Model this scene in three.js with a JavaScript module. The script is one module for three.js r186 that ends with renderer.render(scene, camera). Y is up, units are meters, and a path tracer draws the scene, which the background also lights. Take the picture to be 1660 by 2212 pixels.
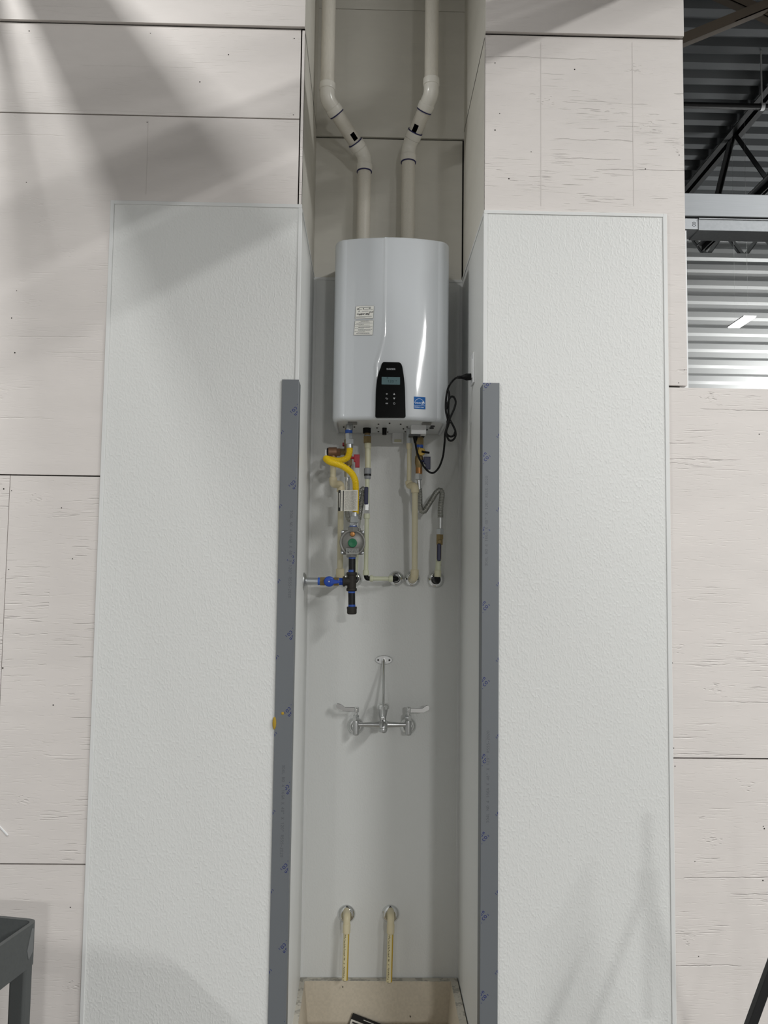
import * as THREE from 'three';
import { RoundedBoxGeometry } from 'three/addons/geometries/RoundedBoxGeometry.js';
import { mergeGeometries } from 'three/addons/utils/BufferGeometryUtils.js';
import { RectAreaLightUniformsLib } from 'three/addons/lights/RectAreaLightUniformsLib.js';

// ---------- camera, light, exposure ----------
const scene = new THREE.Scene();
const V = (x, y, z) => new THREE.Vector3(x, y, z);
const F = 1800, CX = 830, CY = 1106;                        // focal length and centre of the 1660 x 2212 frame
const camera = new THREE.PerspectiveCamera(2 * Math.atan(CY / F) * 180 / Math.PI, 1660 / 2212, 0.05, 60);
camera.rotation.order = 'YXZ';
camera.position.set(-0.0687, 1.8, 2.693);
camera.rotation.set(0.0727, -0.01905, 0.01306);
camera.updateMatrixWorld();
const renderer = new THREE.WebGLRenderer({ antialias: true });
renderer.toneMapping = THREE.LinearToneMapping;
renderer.toneMappingExposure = 1.13;
renderer.shadowMap.enabled = true;
renderer.shadowMap.type = THREE.PCFSoftShadowMap;
RectAreaLightUniformsLib.init();
scene.background = new THREE.Color(0x000000);
const LIGHT = '#fdfdfb';
// [x, y, z, length along x, length along z, radiance, label] of unseen lights, placed and tuned for the brightness of the walls
const UNSEEN_LAMPS = [
  [4.2, 5.2, 6.6, 0.15, 1.4, 243, 'unseen first light of the right-hand row, placed for the heater highlight'], [4.45, 5.2, 8.3, 0.15, 1.4, 243, 'unseen middle light of the right-hand row, placed for the heater highlight'], [4.7, 5.2, 10.0, 0.15, 1.4, 243, 'unseen last light of the right-hand row, placed for the heater highlight'],  // row out of view, placed to give the heater its highlight
  [4.0, 5.4, 3.0, 0.1, 1.0, 580, 'unseen narrow light at the right, placed to light the front walls across the ducts'], [4.0, 5.4, 1.6, 0.1, 1.0, 180, 'unseen narrow light at the right, near the wall, placed to brighten the front panels'],  // out of view, placed to brighten the front walls from the right
  [-1.49, 4.35, 1.25, 0.1, 0.5, 235, 'unseen short light close to the wall, placed to light the upper left plywood'], [-5.4, 4.2, 4.5, 0.2, 1.4, 190, 'unseen light at the far left, placed to brighten the left wall'],  // out of view, placed to brighten the walls at the left
  [3.5, 5.2, 19, 0.9, 1.4, 430, 'unseen wide light far behind the camera at right, placed to brighten the alcove'], [-4, 5.2, 19, 0.3, 1.4, 350, 'unseen long light far behind the camera at left, placed to brighten the alcove'],  // behind the camera, placed to brighten the alcove without streaking the heater
];
const ray = (px, py) => V((px - CX) / F, -(py - CY) / F, -1).applyQuaternion(camera.quaternion);
const at = (px, py, z) => { const d = ray(px, py); return d.multiplyScalar((z - camera.position.z) / d.z).add(camera.position); };
const atX = (px, py, x) => { const d = ray(px, py); return d.multiplyScalar((x - camera.position.x) / d.x).add(camera.position); };

// ---------- helpers ----------
let seed = 7; const rnd = () => ((seed = (seed * 1664525 + 1013904223) >>> 0) / 4294967296);
const used = new Map();
const numbered = (n) => { const k = used.get(n) || 0; used.set(n, k + 1); return k ? `${n}_${String(k).padStart(3, '0')}` : n; };
function thing(name, label, category, pos = V(0, 0, 0), group) {
  const o = new THREE.Group(); o.name = numbered(name); o.position.copy(pos); scene.add(o);
  o.userData = { label, category }; if (group) o.userData.group = group;
  return o;
}
function struct(name) { const o = new THREE.Group(); o.name = name; o.userData = { kind: 'structure' }; scene.add(o); return o; }
// a part: geometry in world coordinates, moved into its parent's frame (parents are only translated)
function part(name, geo, mat, parent, label) {
  const g = Array.isArray(geo) ? mergeGeometries(geo.map((q) => (q.index ? q.toNonIndexed() : q))) : geo;
  const m = new THREE.Mesh(g, mat); m.name = name; m.castShadow = m.receiveShadow = true;
  const off = V(0, 0, 0); for (let p = parent; p && p !== scene; p = p.parent) off.sub(p.position);
  m.geometry.translate(off.x, off.y, off.z); parent.add(m);
  if (label) m.userData.label = label;
  return m;
}
function uvMetres(g, du = 0, dv = 0) {                       // uv in metres from the dominant axis of each face
  const p = g.attributes.position, n = g.attributes.normal, uv = new Float32Array(p.count * 2);
  for (let i = 0; i < p.count; i++) {
    const ax = Math.abs(n.getX(i)), ay = Math.abs(n.getY(i)), az = Math.abs(n.getZ(i));
    const [u, v] = az >= ax && az >= ay ? [p.getX(i), p.getY(i)] : ax >= ay ? [p.getZ(i), p.getY(i)] : [p.getX(i), p.getZ(i)];
    uv[2 * i] = u + du; uv[2 * i + 1] = v + dv;
  }
  g.setAttribute('uv', new THREE.BufferAttribute(uv, 2)); return g;
}
const box = (x0, x1, y0, y1, z0, z1, du = 0, dv = 0) => uvMetres(new THREE.BoxGeometry(x1 - x0, y1 - y0, z1 - z0).translate((x0 + x1) / 2, (y0 + y1) / 2, (z0 + z1) / 2), du, dv);
const rbox = (x0, x1, y0, y1, z0, z1, r = 0.004, s = 3) => new RoundedBoxGeometry(x1 - x0, y1 - y0, z1 - z0, s, r).translate((x0 + x1) / 2, (y0 + y1) / 2, (z0 + z1) / 2);
const UP = V(0, 1, 0);
function along(g, a, b) {                                   // puts a y-aligned geometry (centred) between a and b
  const d = b.clone().sub(a); g.applyQuaternion(new THREE.Quaternion().setFromUnitVectors(UP, d.normalize()));
  return g.translate((a.x + b.x) / 2, (a.y + b.y) / 2, (a.z + b.z) / 2);
}
const cyl = (a, b, r1, r2 = r1, seg = 28) => along(new THREE.CylinderGeometry(r2, r1, a.distanceTo(b), seg), a, b);
const hex = (a, b, r) => { const L = a.distanceTo(b), c = r * 0.08; const pts = [[0, -L / 2], [r * 0.9, -L / 2], [r, -L / 2 + c], [r, L / 2 - c], [r * 0.9, L / 2], [0, L / 2]].map((q) => new THREE.Vector2(...q)); const g = new THREE.LatheGeometry(pts, 6).toNonIndexed(); g.computeVertexNormals(); return along(g, a, b); };
// lathe along the line a->b, profile [[t in metres from a, radius]...]
function turned(a, b, prof, seg = 28) {
  const d = b.clone().sub(a).normalize();
  const g = new THREE.LatheGeometry(prof.map(([t, r]) => new THREE.Vector2(Math.max(r, 1e-5), t)), seg);
  g.applyQuaternion(new THREE.Quaternion().setFromUnitVectors(UP, d)); return g.translate(a.x, a.y, a.z);
}
const socket = (a, b, r, seg = 24) => { const L = a.distanceTo(b), c = Math.min(0.0025, L * 0.2); return turned(a, b, [[0, r * 0.7], [0, r - c], [c, r], [L - c, r], [L, r - c], [L, r * 0.7]], seg); };
// pipe along a polyline whose corners are rounded with radius R
function pipe(pts, r, R = 0.02, seg = 20) {
  const path = new THREE.CurvePath(); let prev = pts[0];
  for (let i = 1; i < pts.length - 1; i++) {
    const a = pts[i - 1], b = pts[i], c = pts[i + 1];
    const k = Math.min(R, a.distanceTo(b) * 0.49, b.distanceTo(c) * 0.49);
    const p = b.clone().lerp(a, k / a.distanceTo(b)), q = b.clone().lerp(c, k / b.distanceTo(c));
    path.add(new THREE.LineCurve3(prev, p)); path.add(new THREE.QuadraticBezierCurve3(p, b, q)); prev = q;
  }
  path.add(new THREE.LineCurve3(prev, pts[pts.length - 1]));
  return sweep(path, () => r, Math.max(2, 14 * (pts.length - 1)), seg);
}
// tube of varying radius along a curve, closed with flat ends
function sweep(curve, rad, n, seg = 20) {
  const P = [], T = []; for (let i = 0; i <= n; i++) { P.push(curve.getPointAt(i / n)); T.push(curve.getTangentAt(i / n)); }
  let N = Math.abs(T[0].y) < 0.9 ? V(0, 1, 0) : V(1, 0, 0); N.sub(T[0].clone().multiplyScalar(N.dot(T[0]))).normalize();
  const pos = [], idx = [], uv = [];
  for (let i = 0; i <= n; i++) {
    N.sub(T[i].clone().multiplyScalar(N.dot(T[i]))).normalize(); const B = T[i].clone().cross(N), r = rad(i / n);
    for (let j = 0; j <= seg; j++) { const a = j / seg * Math.PI * 2; pos.push(P[i].x + r * (Math.cos(a) * N.x + Math.sin(a) * B.x), P[i].y + r * (Math.cos(a) * N.y + Math.sin(a) * B.y), P[i].z + r * (Math.cos(a) * N.z + Math.sin(a) * B.z)); uv.push(j / seg, i / n); }
  }
  const w = seg + 1;
  for (let i = 0; i < n; i++) for (let j = 0; j < seg; j++) { const a = i * w + j, b = a + w; idx.push(a, a + 1, b, b, a + 1, b + 1); }
  for (const [i, f] of [[0, 0], [n, 1]]) { const c = pos.length / 3; pos.push(P[i].x, P[i].y, P[i].z); uv.push(0.5, 0.5); for (let j = 0; j < seg; j++) f ? idx.push(c, i * w + j, i * w + j + 1) : idx.push(c, i * w + j + 1, i * w + j); }
  const g = new THREE.BufferGeometry(); g.setAttribute('position', new THREE.Float32BufferAttribute(pos, 3)); g.setAttribute('uv', new THREE.Float32BufferAttribute(uv, 2)); g.setIndex(idx); g.computeVertexNormals(); return g;
}
const spline = (pts, t = 0.5) => new THREE.CatmullRomCurve3(pts, false, 'catmullrom', t);
function corrugated(pts, r, pitch, depth) { const c = spline(pts), L = c.getLength(), n = Math.round(L / pitch); return sweep(c, (t) => r + depth * Math.cos(t * n * Math.PI * 2), n * 6, 18); }
const extrude = (pts, depth, bevel = 0.001) => new THREE.ExtrudeGeometry(new THREE.Shape(pts.map((p) => new THREE.Vector2(...p))), { depth, bevelEnabled: bevel > 0, bevelThickness: bevel, bevelSize: bevel, bevelSegments: 2 });

// ---------- textures ----------
function tex(cv, rx, ry, srgb) {
  const t = new THREE.CanvasTexture(cv); t.wrapS = t.wrapT = THREE.RepeatWrapping; t.magFilter = THREE.LinearFilter; if (srgb) t.colorSpace = THREE.SRGBColorSpace; t.repeat.set(rx, ry); return t;
}
const canvas = (w, h, bg) => { const c = document.createElement('canvas'); c.width = w; c.height = h; const x = c.getContext('2d'); x.fillStyle = bg; x.fillRect(0, 0, w, h); return [c, x]; };
function noiseTex(size, f, rx, ry) {
  const d = new Uint8Array(size * size * 4);
  for (let y = 0; y < size; y++) for (let x = 0; x < size; x++) { const v = Math.max(0, Math.min(255, f(x, y) * 255)); const i = (y * size + x) * 4; d[i] = d[i + 1] = d[i + 2] = v; d[i + 3] = 255; }
  const t = new THREE.DataTexture(d, size, size); t.wrapS = t.wrapT = THREE.RepeatWrapping; t.magFilter = t.minFilter = THREE.LinearFilter; t.repeat.set(rx, ry); t.needsUpdate = true; return t;
}
function lattice(nx, ny = nx) { const a = new Float32Array(nx * ny).map(() => rnd()); const f = (x, y) => { x *= nx; y *= ny; const xi = Math.floor(x), yi = Math.floor(y), q = (t) => t * t * (3 - 2 * t), fx = q(x - xi), fy = q(y - yi), g = (i, j) => a[(((j % ny) + ny) % ny) * nx + ((i % nx) + nx) % nx]; return (g(xi, yi) * (1 - fx) + g(xi + 1, yi) * fx) * (1 - fy) + (g(xi, yi + 1) * (1 - fx) + g(xi + 1, yi + 1) * fx) * fy; }; return (x, y) => f(x, y); }   // value noise that repeats over 0..1
// painted plywood: fine horizontal grain checks, a few long splits and knots (1 texel is about 1.2 mm)
const [plyC, px] = canvas(2048, 1024, '#b8b8b8');
{
  const check = (x, y, l, w, al, dark) => { px.fillStyle = `rgba(${dark ? '20,20,20' : '245,245,245'},${al})`; const k = 4, up = [], dn = []; let yy = y; for (let i = 0; i <= k; i++) { const t = w * Math.sin(Math.PI * (0.04 + 0.92 * i / k)) * (0.6 + 0.6 * rnd()); up.push([x + l * i / k, yy - t]); dn.unshift([x + l * i / k, yy + t]); yy += (rnd() - 0.5) * 2.2; } px.beginPath(); [...up, ...dn].forEach(([a, b], i) => (i ? px.lineTo(a, b) : px.moveTo(a, b))); px.fill(); };
  for (let k = 0; k < 5200; k++) check(rnd() * 2048, rnd() * 1024, 10 + rnd() * 46, 0.5 + rnd() * 0.5, 0.05 + rnd() * 0.16, rnd() < 0.6);
  for (let c = 0; c < 46; c++) { const cx = rnd() * 2048, cy = rnd() * 1024, n = 8 + rnd() * 16; for (let k = 0; k < n; k++) check(cx + (rnd() - 0.5) * 300, cy + (rnd() - 0.5) * 80, 18 + rnd() * 70, 0.7 + rnd() * 0.8, 0.2 + rnd() * 0.4, rnd() < 0.8); }
  for (let c = 0; c < 12; c++) { let x = rnd() * 1700, y = rnd() * 1024; const n = 3 + rnd() * 6; for (let k = 0; k < n; k++) { const l = 40 + rnd() * 50; check(x, y, l, 1.2, 0.7, true); x += l * 0.8; y += (rnd() - 0.5) * 4; } }
  for (let c = 0; c < 12; c++) { const x = rnd() * 2048, y = rnd() * 1024; for (let k = 0; k < 18; k++) { const a = rnd() * 6.28, r = 4 + rnd() * 22; check(x + r * 1.6 * Math.cos(a), y + r * Math.sin(a), 6 + rnd() * 12, 0.8 + rnd() * 0.6, 0.3 + rnd() * 0.3, rnd() < 0.5); } }
}
const plyBump = tex(plyC, 1 / 1.9, 1 / 0.95);
const nA = lattice(8, 32), nB = lattice(40, 128), nP = lattice(88, 56), nQ = lattice(180, 128), nF = lattice(64), nG = lattice(256), nS = lattice(24), nT = lattice(90);
const plyMap = noiseTex(512, (x, y) => 0.93 + 0.05 * nA(x / 512, y / 512) + 0.02 * nB(x / 512, y / 512), 1 / 1.3, 1 / 1.3);
const frpBump = noiseTex(1024, (x, y) => { const a = nP(x / 1024, y / 1024), b = nQ(x / 1024, y / 1024); const v = 0.75 * a + 0.25 * b; return v * v; }, 1 / 0.34, 1 / 0.34);
const grimeMap = noiseTex(512, (x, y) => { const v = 0.6 * nS(x / 512, y / 512) + 0.4 * nT(x / 512, y / 512); return 0.95 - 0.36 * Math.max(0, Math.min(1, (v - 0.52) / 0.16)); }, 1 / 0.6, 1 / 0.6);
const fineMap = noiseTex(512, (x, y) => 0.86 + 0.1 * nF(x / 512, y / 512) + 0.04 * nG(x / 512, y / 512), 1 / 0.4, 1 / 0.4);

// ---------- materials ----------
const M = (color, rough = 0.6, metal = 0, o = {}) => new THREE.MeshPhysicalMaterial({ color, roughness: rough, metalness: metal, ...o });
const mat = {
  ply: M('#dfd9d5', 0.55, 0, { map: plyMap, bumpMap: plyBump, bumpScale: 0.004 }),
  plySmooth: M('#dfd9d5', 0.55, 0, { map: plyMap, bumpMap: plyBump, bumpScale: 0.0016 }),
  paintLine: M('#cfc9c5', 0.55),
  plyIn: M('#d9d6cd', 0.55, 0, { map: plyMap, bumpMap: plyBump, bumpScale: 0.0005 }),
  gap: M('#241f1b', 0.95),
  frp: M('#dcdddb', 0.42, 0, { bumpMap: frpBump, bumpScale: 0.0008 }),
  frpIn: M('#dcdddb', 0.42, 0, { bumpMap: frpBump, bumpScale: 0.0004 }),
  trim: M('#dddedd', 0.38), white: M('#e6e7e8', 0.35),
  enamel: M('#d0d4d8', 0.4, 0, { clearcoat: 0.7, clearcoatRoughness: 0.07, bumpMap: frpBump, bumpScale: 0.00004 }),
  underside: M('#d3d5d6', 0.4), blackGloss: M('#040505', 0.15, 0, { specularIntensity: 0.5 }), black: M('#101113', 0.45), rubber: M('#050506', 0.55, 0, { specularIntensity: 0.5 }),
  pvc: M('#e2ddd2', 0.3, 0, { map: fineMap }), pvcFit: M('#e9e6de', 0.22), primer: M('#1b1d57', 0.5),
  cpvc: M('#dfd7b8', 0.45, 0, { map: fineMap }), cpvcFit: M('#dacfae', 0.4), cpvcClear: M('#cfcdb0', 0.4), tube: M('#cfd2b8', 0.4), unionGrey: M('#8d9094', 0.45),
  chrome: M('#e2e3e3', 0.08, 1), steel: M('#cfd0d0', 0.34, 1, { map: fineMap }), zinc: M('#c3c6c8', 0.36, 0.9, { map: fineMap }), flex: M('#a9a9a4', 0.3, 1),
  brass: M('#8f7d58', 0.38, 0.7), bronze: M('#8d6a52', 0.45, 0.55), copper: M('#a87848', 0.35, 0.7), yellow: M('#e8c400', 0.4), yellowCap: M('#d6b35a', 0.45),
  blue: M('#0d3f9e', 0.4), navy: M('#0a1040', 0.4), red: M('#a50f24', 0.4), tape: M('#2d57b0', 0.5), green: M('#0c6b45', 0.5), ironBlack: M('#1a1a1c', 0.45, 0.3), iron: M('#3a3733', 0.65, 0.4, { map: fineMap }),
  castAl: M('#8d8c88', 0.5, 0.6, { map: fineMap }), header: M('#8b8e91', 0.5, 0.6, { map: fineMap }), galv: M('#9a9da0', 0.4, 0.75, { map: fineMap }),
  deck: M('#5c5f61', 0.75), deckSide: M('#535658', 0.75), roof: M('#4a4c4d', 0.9), rear: M('#6a6a68', 0.9), joist: M('#191b1d', 0.7), truss: M('#8a8d8d', 0.7), joistBrown: M('#5d5347', 0.75), wallMetal: M('#c4c6c6', 0.5, 0.1),
  concrete: M('#777572', 0.8), paint: M('#d8d6d0', 0.8), cartGrey: M('#525555', 0.6, 0, { map: fineMap }), cartDark: M('#15161a', 0.7), tapeGrey: M('#6b6d6e', 0.4),
  basin: M('#d6d0c2', 0.45, 0, { map: fineMap }), basinRim: M('#cbc6ba', 0.6, 0, { map: grimeMap }), grime: M('#4b4740', 0.9), mud: M('#a88a2a', 0.8),
};

// ---------- setting ----------
const W2 = 0.305, D = 0.624, TOP = 5.72, XL = -6, XR = 10, ZN = 26, ZF = -6.3;
const Yp = (px, py, z = 0) => at(px, py, z).y, Xp = (px, py, z = 0) => at(px, py, z).x;
const sheet = (parent, x0, x1, y0, y1, zf = 0, m = mat.ply) => part('plywood_sheet', box(x0, x1, y0, y1, zf - 0.014, zf, rnd() * 3, rnd() * 3), m, parent);
const screwGeo = (p, r = 0.0028) => cyl(p.clone().add(V(0, 0, -0.004)), p.clone().add(V(0, 0, 0.0004)), r, r, 10);
const screws = (parent, list, z = 0.0002) => { for (const [x, y] of list) part('screw', screwGeo(at(x, y, z), 0.0014 + rnd() * 0.001), mat.gap, parent); };
const gL = 0.0045;
{ // floor, ceiling, outer walls
  const f = struct('floor'); part('slab', box(XL, XR, -0.15, 0, ZF, ZN), mat.concrete, f);
  const c = struct('ceiling'); part('roof_slab', box(XL, XR, TOP + 0.05, TOP + 0.2, ZF, ZN), mat.deck, c);
  for (let z = ZF + 0.1, i = 0; z < -2.2; z += 0.2, i++) { const g = extrude([[-0.07, 0.05], [-0.042, 0], [0.042, 0], [0.07, 0.05]], XR - 0.9, 0).rotateY(Math.PI / 2).translate(0.9, TOP, z); part('deck_rib', g, i % 3 ? mat.deck : mat.deckSide, c); }
  const wr = struct('wall_rear'); part('wall_face', box(XL, XR, 0, TOP + 0.05, ZN, ZN + 0.15), mat.rear, wr);
  const ww = struct('wall_west'); part('wall_face', box(XL - 0.15, XL, 0, TOP + 0.05, ZF, ZN), mat.rear, ww);
  const we = struct('wall_east'); part('wall_face', box(XR, XR + 0.15, 0, TOP + 0.05, ZF, ZN), mat.rear, we);
}
{ // far wall of ribbed metal siding
  const w = struct('wall_far'); part('wall_face', box(XL, XR, 0, TOP + 0.05, ZF - 0.15, ZF), mat.wallMetal, w);
  for (let y = 0.2; y < 5.6; y += 0.18) { const g = extrude([[-0.06, 0], [-0.03, 0.016], [0.03, 0.016], [0.06, 0]], 9.1, 0).rotateY(Math.PI / 2).rotateX(Math.PI / 2).translate(0.9, y, ZF); part('wall_rib', g, mat.wallMetal, w); }
}
const yL1 = Yp(320, 61), yL2 = Yp(320, 250), yL3 = Yp(110, 1027), yL4 = Yp(100, 1867), xCL = Xp(646, 255);
{ // front wall left of the alcove
  const w = struct('wall_left'); part('framing', box(XL, -W2 - 0.02, 0, TOP + 0.05, -0.12, -0.0145), mat.gap, w);
  part('side_core', box(-W2 - 0.02, -W2 - 0.001, 0, TOP + 0.05, -D - 0.12, -0.0145), mat.gap, w);
  const e = -W2 - 0.009, xs = Xp(12, 1250);
  sheet(w, -3, -W2, yL1 + 0.012, TOP, 0.012, mat.plySmooth); sheet(w, -3, e - gL, yL2 + gL / 2, yL1 + 0.008, 0, mat.plySmooth); sheet(w, -3, e - gL, yL3 + gL / 2, yL2 - gL / 2, 0, mat.plySmooth);
  sheet(w, -3, xs - 0.001, yL4 + gL / 2, yL3 - gL / 2); sheet(w, xs + 0.001, e - gL, yL4 + gL / 2, yL3 - gL / 2); sheet(w, -3, e - gL, 0, yL4 - gL / 2);
  part('edge_strip', box(e, -W2, 0, yL1 + 0.006, -0.014, 0.0005), mat.ply, w);
  part('paint_line', box(Xp(317.2, 340), Xp(318.8, 340), Yp(318, 420), Yp(318, 262), 0.0001, 0.0005), mat.paintLine, w);
  screws(w, [[57, 394], [36, 628], [25, 687], [32, 762], [325, 72], [636, 83], [634, 248], [133, 1097], [157, 1207], [25, 1060], [19, 1230], [115, 1523], [6, 1443], [8, 1056], [432, 177], [494, 118], [63, 67], [318, 264], [152, 1960]]);
  // panelling with its edge trims
  const x0 = Xp(211, 1200), x1 = -W2 - 0.0005, y1 = Yp(446, 438), t = 0.013, zf = 0.003;
  part('wall_panel', box(x0 + 0.004, x1 - 0.008, 0.1, y1 - 0.004, 0.0004, zf, rnd(), rnd()), mat.frp, w, 'pebbled white panel sheet');
  part('panel_trim', rbox(x0, x0 + t, 0.1, y1, 0.0004, 0.0062, 0.0018), mat.trim, w); part('panel_trim', rbox(x0, x1 + 0.003, y1 - t, y1, 0.0004, 0.0058, 0.0018), mat.trim, w);
  part('panel_trim', rbox(x1 - 0.009, x1 + 0.004, 0.1, y1 - t, 0.0004, 0.0062, 0.0018), mat.trim, w);
}
const yR1 = Yp(1265, 84), ySill = Yp(1570, 839), yR3 = Yp(1560, 1638.5), xR1 = Xp(1480, 420), xR2 = Xp(1486, 836);
{ // front wall right of the alcove: full height up to xR1, low wall beyond
  const w = struct('wall_right'); part('framing', box(W2 + 0.02, xR1 - 0.02, 0, TOP + 0.05, -0.12, -0.0145), mat.gap, w); part('framing', box(xR1 - 0.02, XR, 0, ySill - 0.03, -0.12, -0.0145), mat.gap, w);
  part('side_core', box(W2 + 0.001, W2 + 0.02, 0, TOP + 0.05, -D - 0.12, -0.0145), mat.gap, w);
  sheet(w, W2, xR1, yR1 + 0.011, TOP, 0.012, mat.plySmooth); sheet(w, W2, xR1, ySill + 0.007, yR1 + 0.006, 0); sheet(w, W2, 3.2, yR3 + gL / 2, ySill, 0); sheet(w, W2, 3.2, 0, yR3 - gL / 2, 0);
  part('jamb', box(xR1 - 0.02, xR2 + 0.009, ySill - 0.02, Yp(1485, 494), -0.1, -0.0145), mat.white, w, 'white jamb edge of the opening');
  part('sill', box(xR1 - 0.019, XR, ySill - 0.03, ySill - 0.001, -0.12, -0.0148), mat.white, w);
  for (const x of [1169, 1368]) part('paint_line', box(Xp(x - 0.8, 260), Xp(x + 0.8, 260), Yp(x, 445), Yp(x, 92), 0.0001, 0.0005), mat.paintLine, w);
  screws(w, [[1070, 136], [1080, 245], [1070, 281], [1242, 150], [1148, 328], [1100, 386], [1468, 335], [1467, 827], [1479, 799], [1641, 938], [1446, 1035], [1453, 1432], [1456, 1616], [1459, 1655], [1502, 1861], [1510, 2066], [1395, 365], [1650, 1785], [1652, 1790], [1649, 1902]]);
  const x0 = W2 + 0.0005, x1 = Xp(1449, 1200), y1 = Yp(1245, 459), t = 0.014, zf = 0.003;
  part('wall_panel', box(x0 + 0.008, x1 - 0.004, 0.1, y1 - 0.004, 0.0004, zf, rnd(), rnd()), mat.frp, w, 'pebbled white panel sheet');
  part('panel_trim', rbox(x1 - t, x1, 0.1, y1, 0.0004, 0.0062, 0.0018), mat.trim, w); part('panel_trim', rbox(x0 - 0.003, x1, y1 - 0.012, y1, 0.0004, 0.0058, 0.0018), mat.trim, w);
  part('panel_trim', rbox(x0 - 0.004, x0 + 0.009, 0.1, y1 - 0.012, 0.0004, 0.0062, 0.0018), mat.trim, w);
}
const yB1 = Yp(840, 301, -D), yB2 = Yp(840, 602, -D), yTop = Yp(446, 447);
{ // alcove back
  const w = struct('wall_back'); part('framing', box(-W2 - 0.02, W2 + 0.02, 0, TOP + 0.05, -D - 0.12, -D - 0.0145), mat.gap, w);
  const s = (x0, x1, y0, y1, z) => sheet(w, x0, x1, y0, y1, z, mat.plyIn);
  s(-W2, W2, Yp(840, 24, -D) + 0.001, TOP, -D + 0.006); s(-W2, W2, yB1 + 0.006, Yp(840, 24, -D) - 0.001, -D + 0.006); s(-W2, W2 - 0.006, 0, yB1, -D - 0.001);
  part('wall_panel', box(-W2 + 0.002, W2 - 0.002, 0.1, yB2, -D - 0.0005, -D + 0.002), mat.frpIn, w, 'smooth white panel sheet');
  part('panel_trim', rbox(-W2 + 0.001, W2 - 0.001, yB2 - 0.012, yB2, -D - 0.001, -D + 0.005, 0.0015), mat.trim, w);
  for (const q of [-1, 1]) part('panel_trim', rbox(q * (W2 - 0.0065) - 0.0065, q * (W2 - 0.0065) + 0.0065, 0.1, yB2 - 0.012, -D - 0.001, -D + 0.0045, 0.0015), mat.trim, w);
}
for (const q of [-1, 1]) { // alcove sides
  const w = struct(q < 0 ? 'wall_inner_left' : 'wall_inner_right'), X = q * W2, a = Math.min(X, X + q * 0.0008), b = Math.max(X, X + q * 0.0008);
  const yS = q < 0 ? yL1 : yR1;
  part('plywood_sheet', box(X - (q > 0 ? 0.001 : 0), X + (q < 0 ? 0.001 : 0), yS + 0.005, TOP, -D + 0.006, 0.011, rnd(), rnd()), mat.plyIn, w);
  part('plywood_sheet', box(a, b, yTop, yS, -D, 0, rnd(), rnd()), mat.plyIn, w);
  part('wall_panel', box(X - (q > 0 ? 0.0025 : 0), X + (q < 0 ? 0.0025 : 0), 0.1, yTop - 0.005, -D + 0.002, 0.0003, rnd(), rnd()), mat.frpIn, w, 'smooth white panel sheet');
  part('panel_trim', box(X - (q > 0 ? 0.0045 : 0), X + (q < 0 ? 0.0045 : 0), yTop - 0.012, yTop, -D + 0.002, 0.0003), mat.trim, w);
}

// ---------- corner guards with printed film ----------
const [gc, g2] = canvas(256, 1132, '#6e7276');
{ // one repeat of the print: 54.5 mm wide, 241 mm high
  g2.fillStyle = '#101c66';
  const put = (t, x, y, a, size) => { g2.save(); g2.translate(x, y); g2.rotate(a); g2.font = `bold ${size}px sans-serif`; g2.fillText(t, 0, 0); g2.restore(); };
  put('CO', 46, 200, -0.86, 64); put('2', 114, 126, -0.86, 38); put('n', 42, 98, -0.86, 64); put('o', 12, 132, -0.86, 64); put('.', 14, 236, -0.86, 64);
  put('O', 262, 880, 2.28, 64); put('2', 224, 926, 2.28, 38);
}
const guardTex = tex(gc, 1 / 0.0545, 1 / 0.241, true);
function guard(q, pTop, yPrint, label, prints) {
  const y1 = Yp(pTop[0], pTop[1], 0.008), x = q * (W2 - 0.004), L = 0.0545;
  const o = thing('corner_guard', label, 'corner guard', V(x, 0.1, 0));
  const film = M('#ffffff', 0.42, 0.15, { map: guardTex });
  const fr = box(Math.min(x, x + q * L), Math.max(x, x + q * L), 0.1, y1, 0.0066, 0.0086);
  const p = fr.attributes.position, uv = fr.attributes.uv; for (let i = 0; i < p.count; i++) uv.setXY(i, q * (p.getX(i) - x), q * (p.getY(i) - yPrint));
  const plain = M('#6e7276', 0.42, 0.15);
  part('front_flange', fr, film, o);
  for (const [pu, p0, p1] of prints) {
    const [c, cx] = canvas(1024, 48, '#6e7276'); cx.fillStyle = 'rgba(52,54,60,.55)'; cx.font = '44px monospace'; cx.fillText('304L NO 4 16GA X 48" X 120" RSSS-2020', 8, 39, 1008);
    const a = at(pu, p0, 0.0088), b = at(pu, p1, 0.0088), L2 = a.y - b.y, g = new THREE.BoxGeometry(L2, 0.0135, 0.0001).rotateZ(q < 0 ? -Math.PI / 2 : Math.PI / 2).translate(a.x, (a.y + b.y) / 2, 0.0087);
    part('film_print', g, M('#ffffff', 0.42, 0.15, { map: tex(c, 1, 1, true) }), o, 'faint grey line of lettering');
  }
  part('corner_bend', cyl(V(x + q * 0.001, 0.1, 0.0062), V(x + q * 0.001, y1 - 0.006, 0.0062), 0.0026, 0.0026, 16), plain, o);
  part('side_flange', box(Math.min(x - q * 0.0015, x), Math.max(x - q * 0.0015, x), 0.1, y1 - 0.006, -0.046, 0.0064), plain, o);
  if (q < 0) { const b = at(593, 1562, 0.009), g = new THREE.SphereGeometry(1, 10, 8).scale(0.006, 0.02, 0.003).translate(b.x, b.y, b.z), s = at(611, 1541, 0.0088); part('glue_blob', [g, new THREE.SphereGeometry(1, 8, 6).scale(0.005, 0.005, 0.0012).translate(s.x, s.y, s.z)], mat.mud, o, 'yellow dried adhesive smear'); }
}
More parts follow.
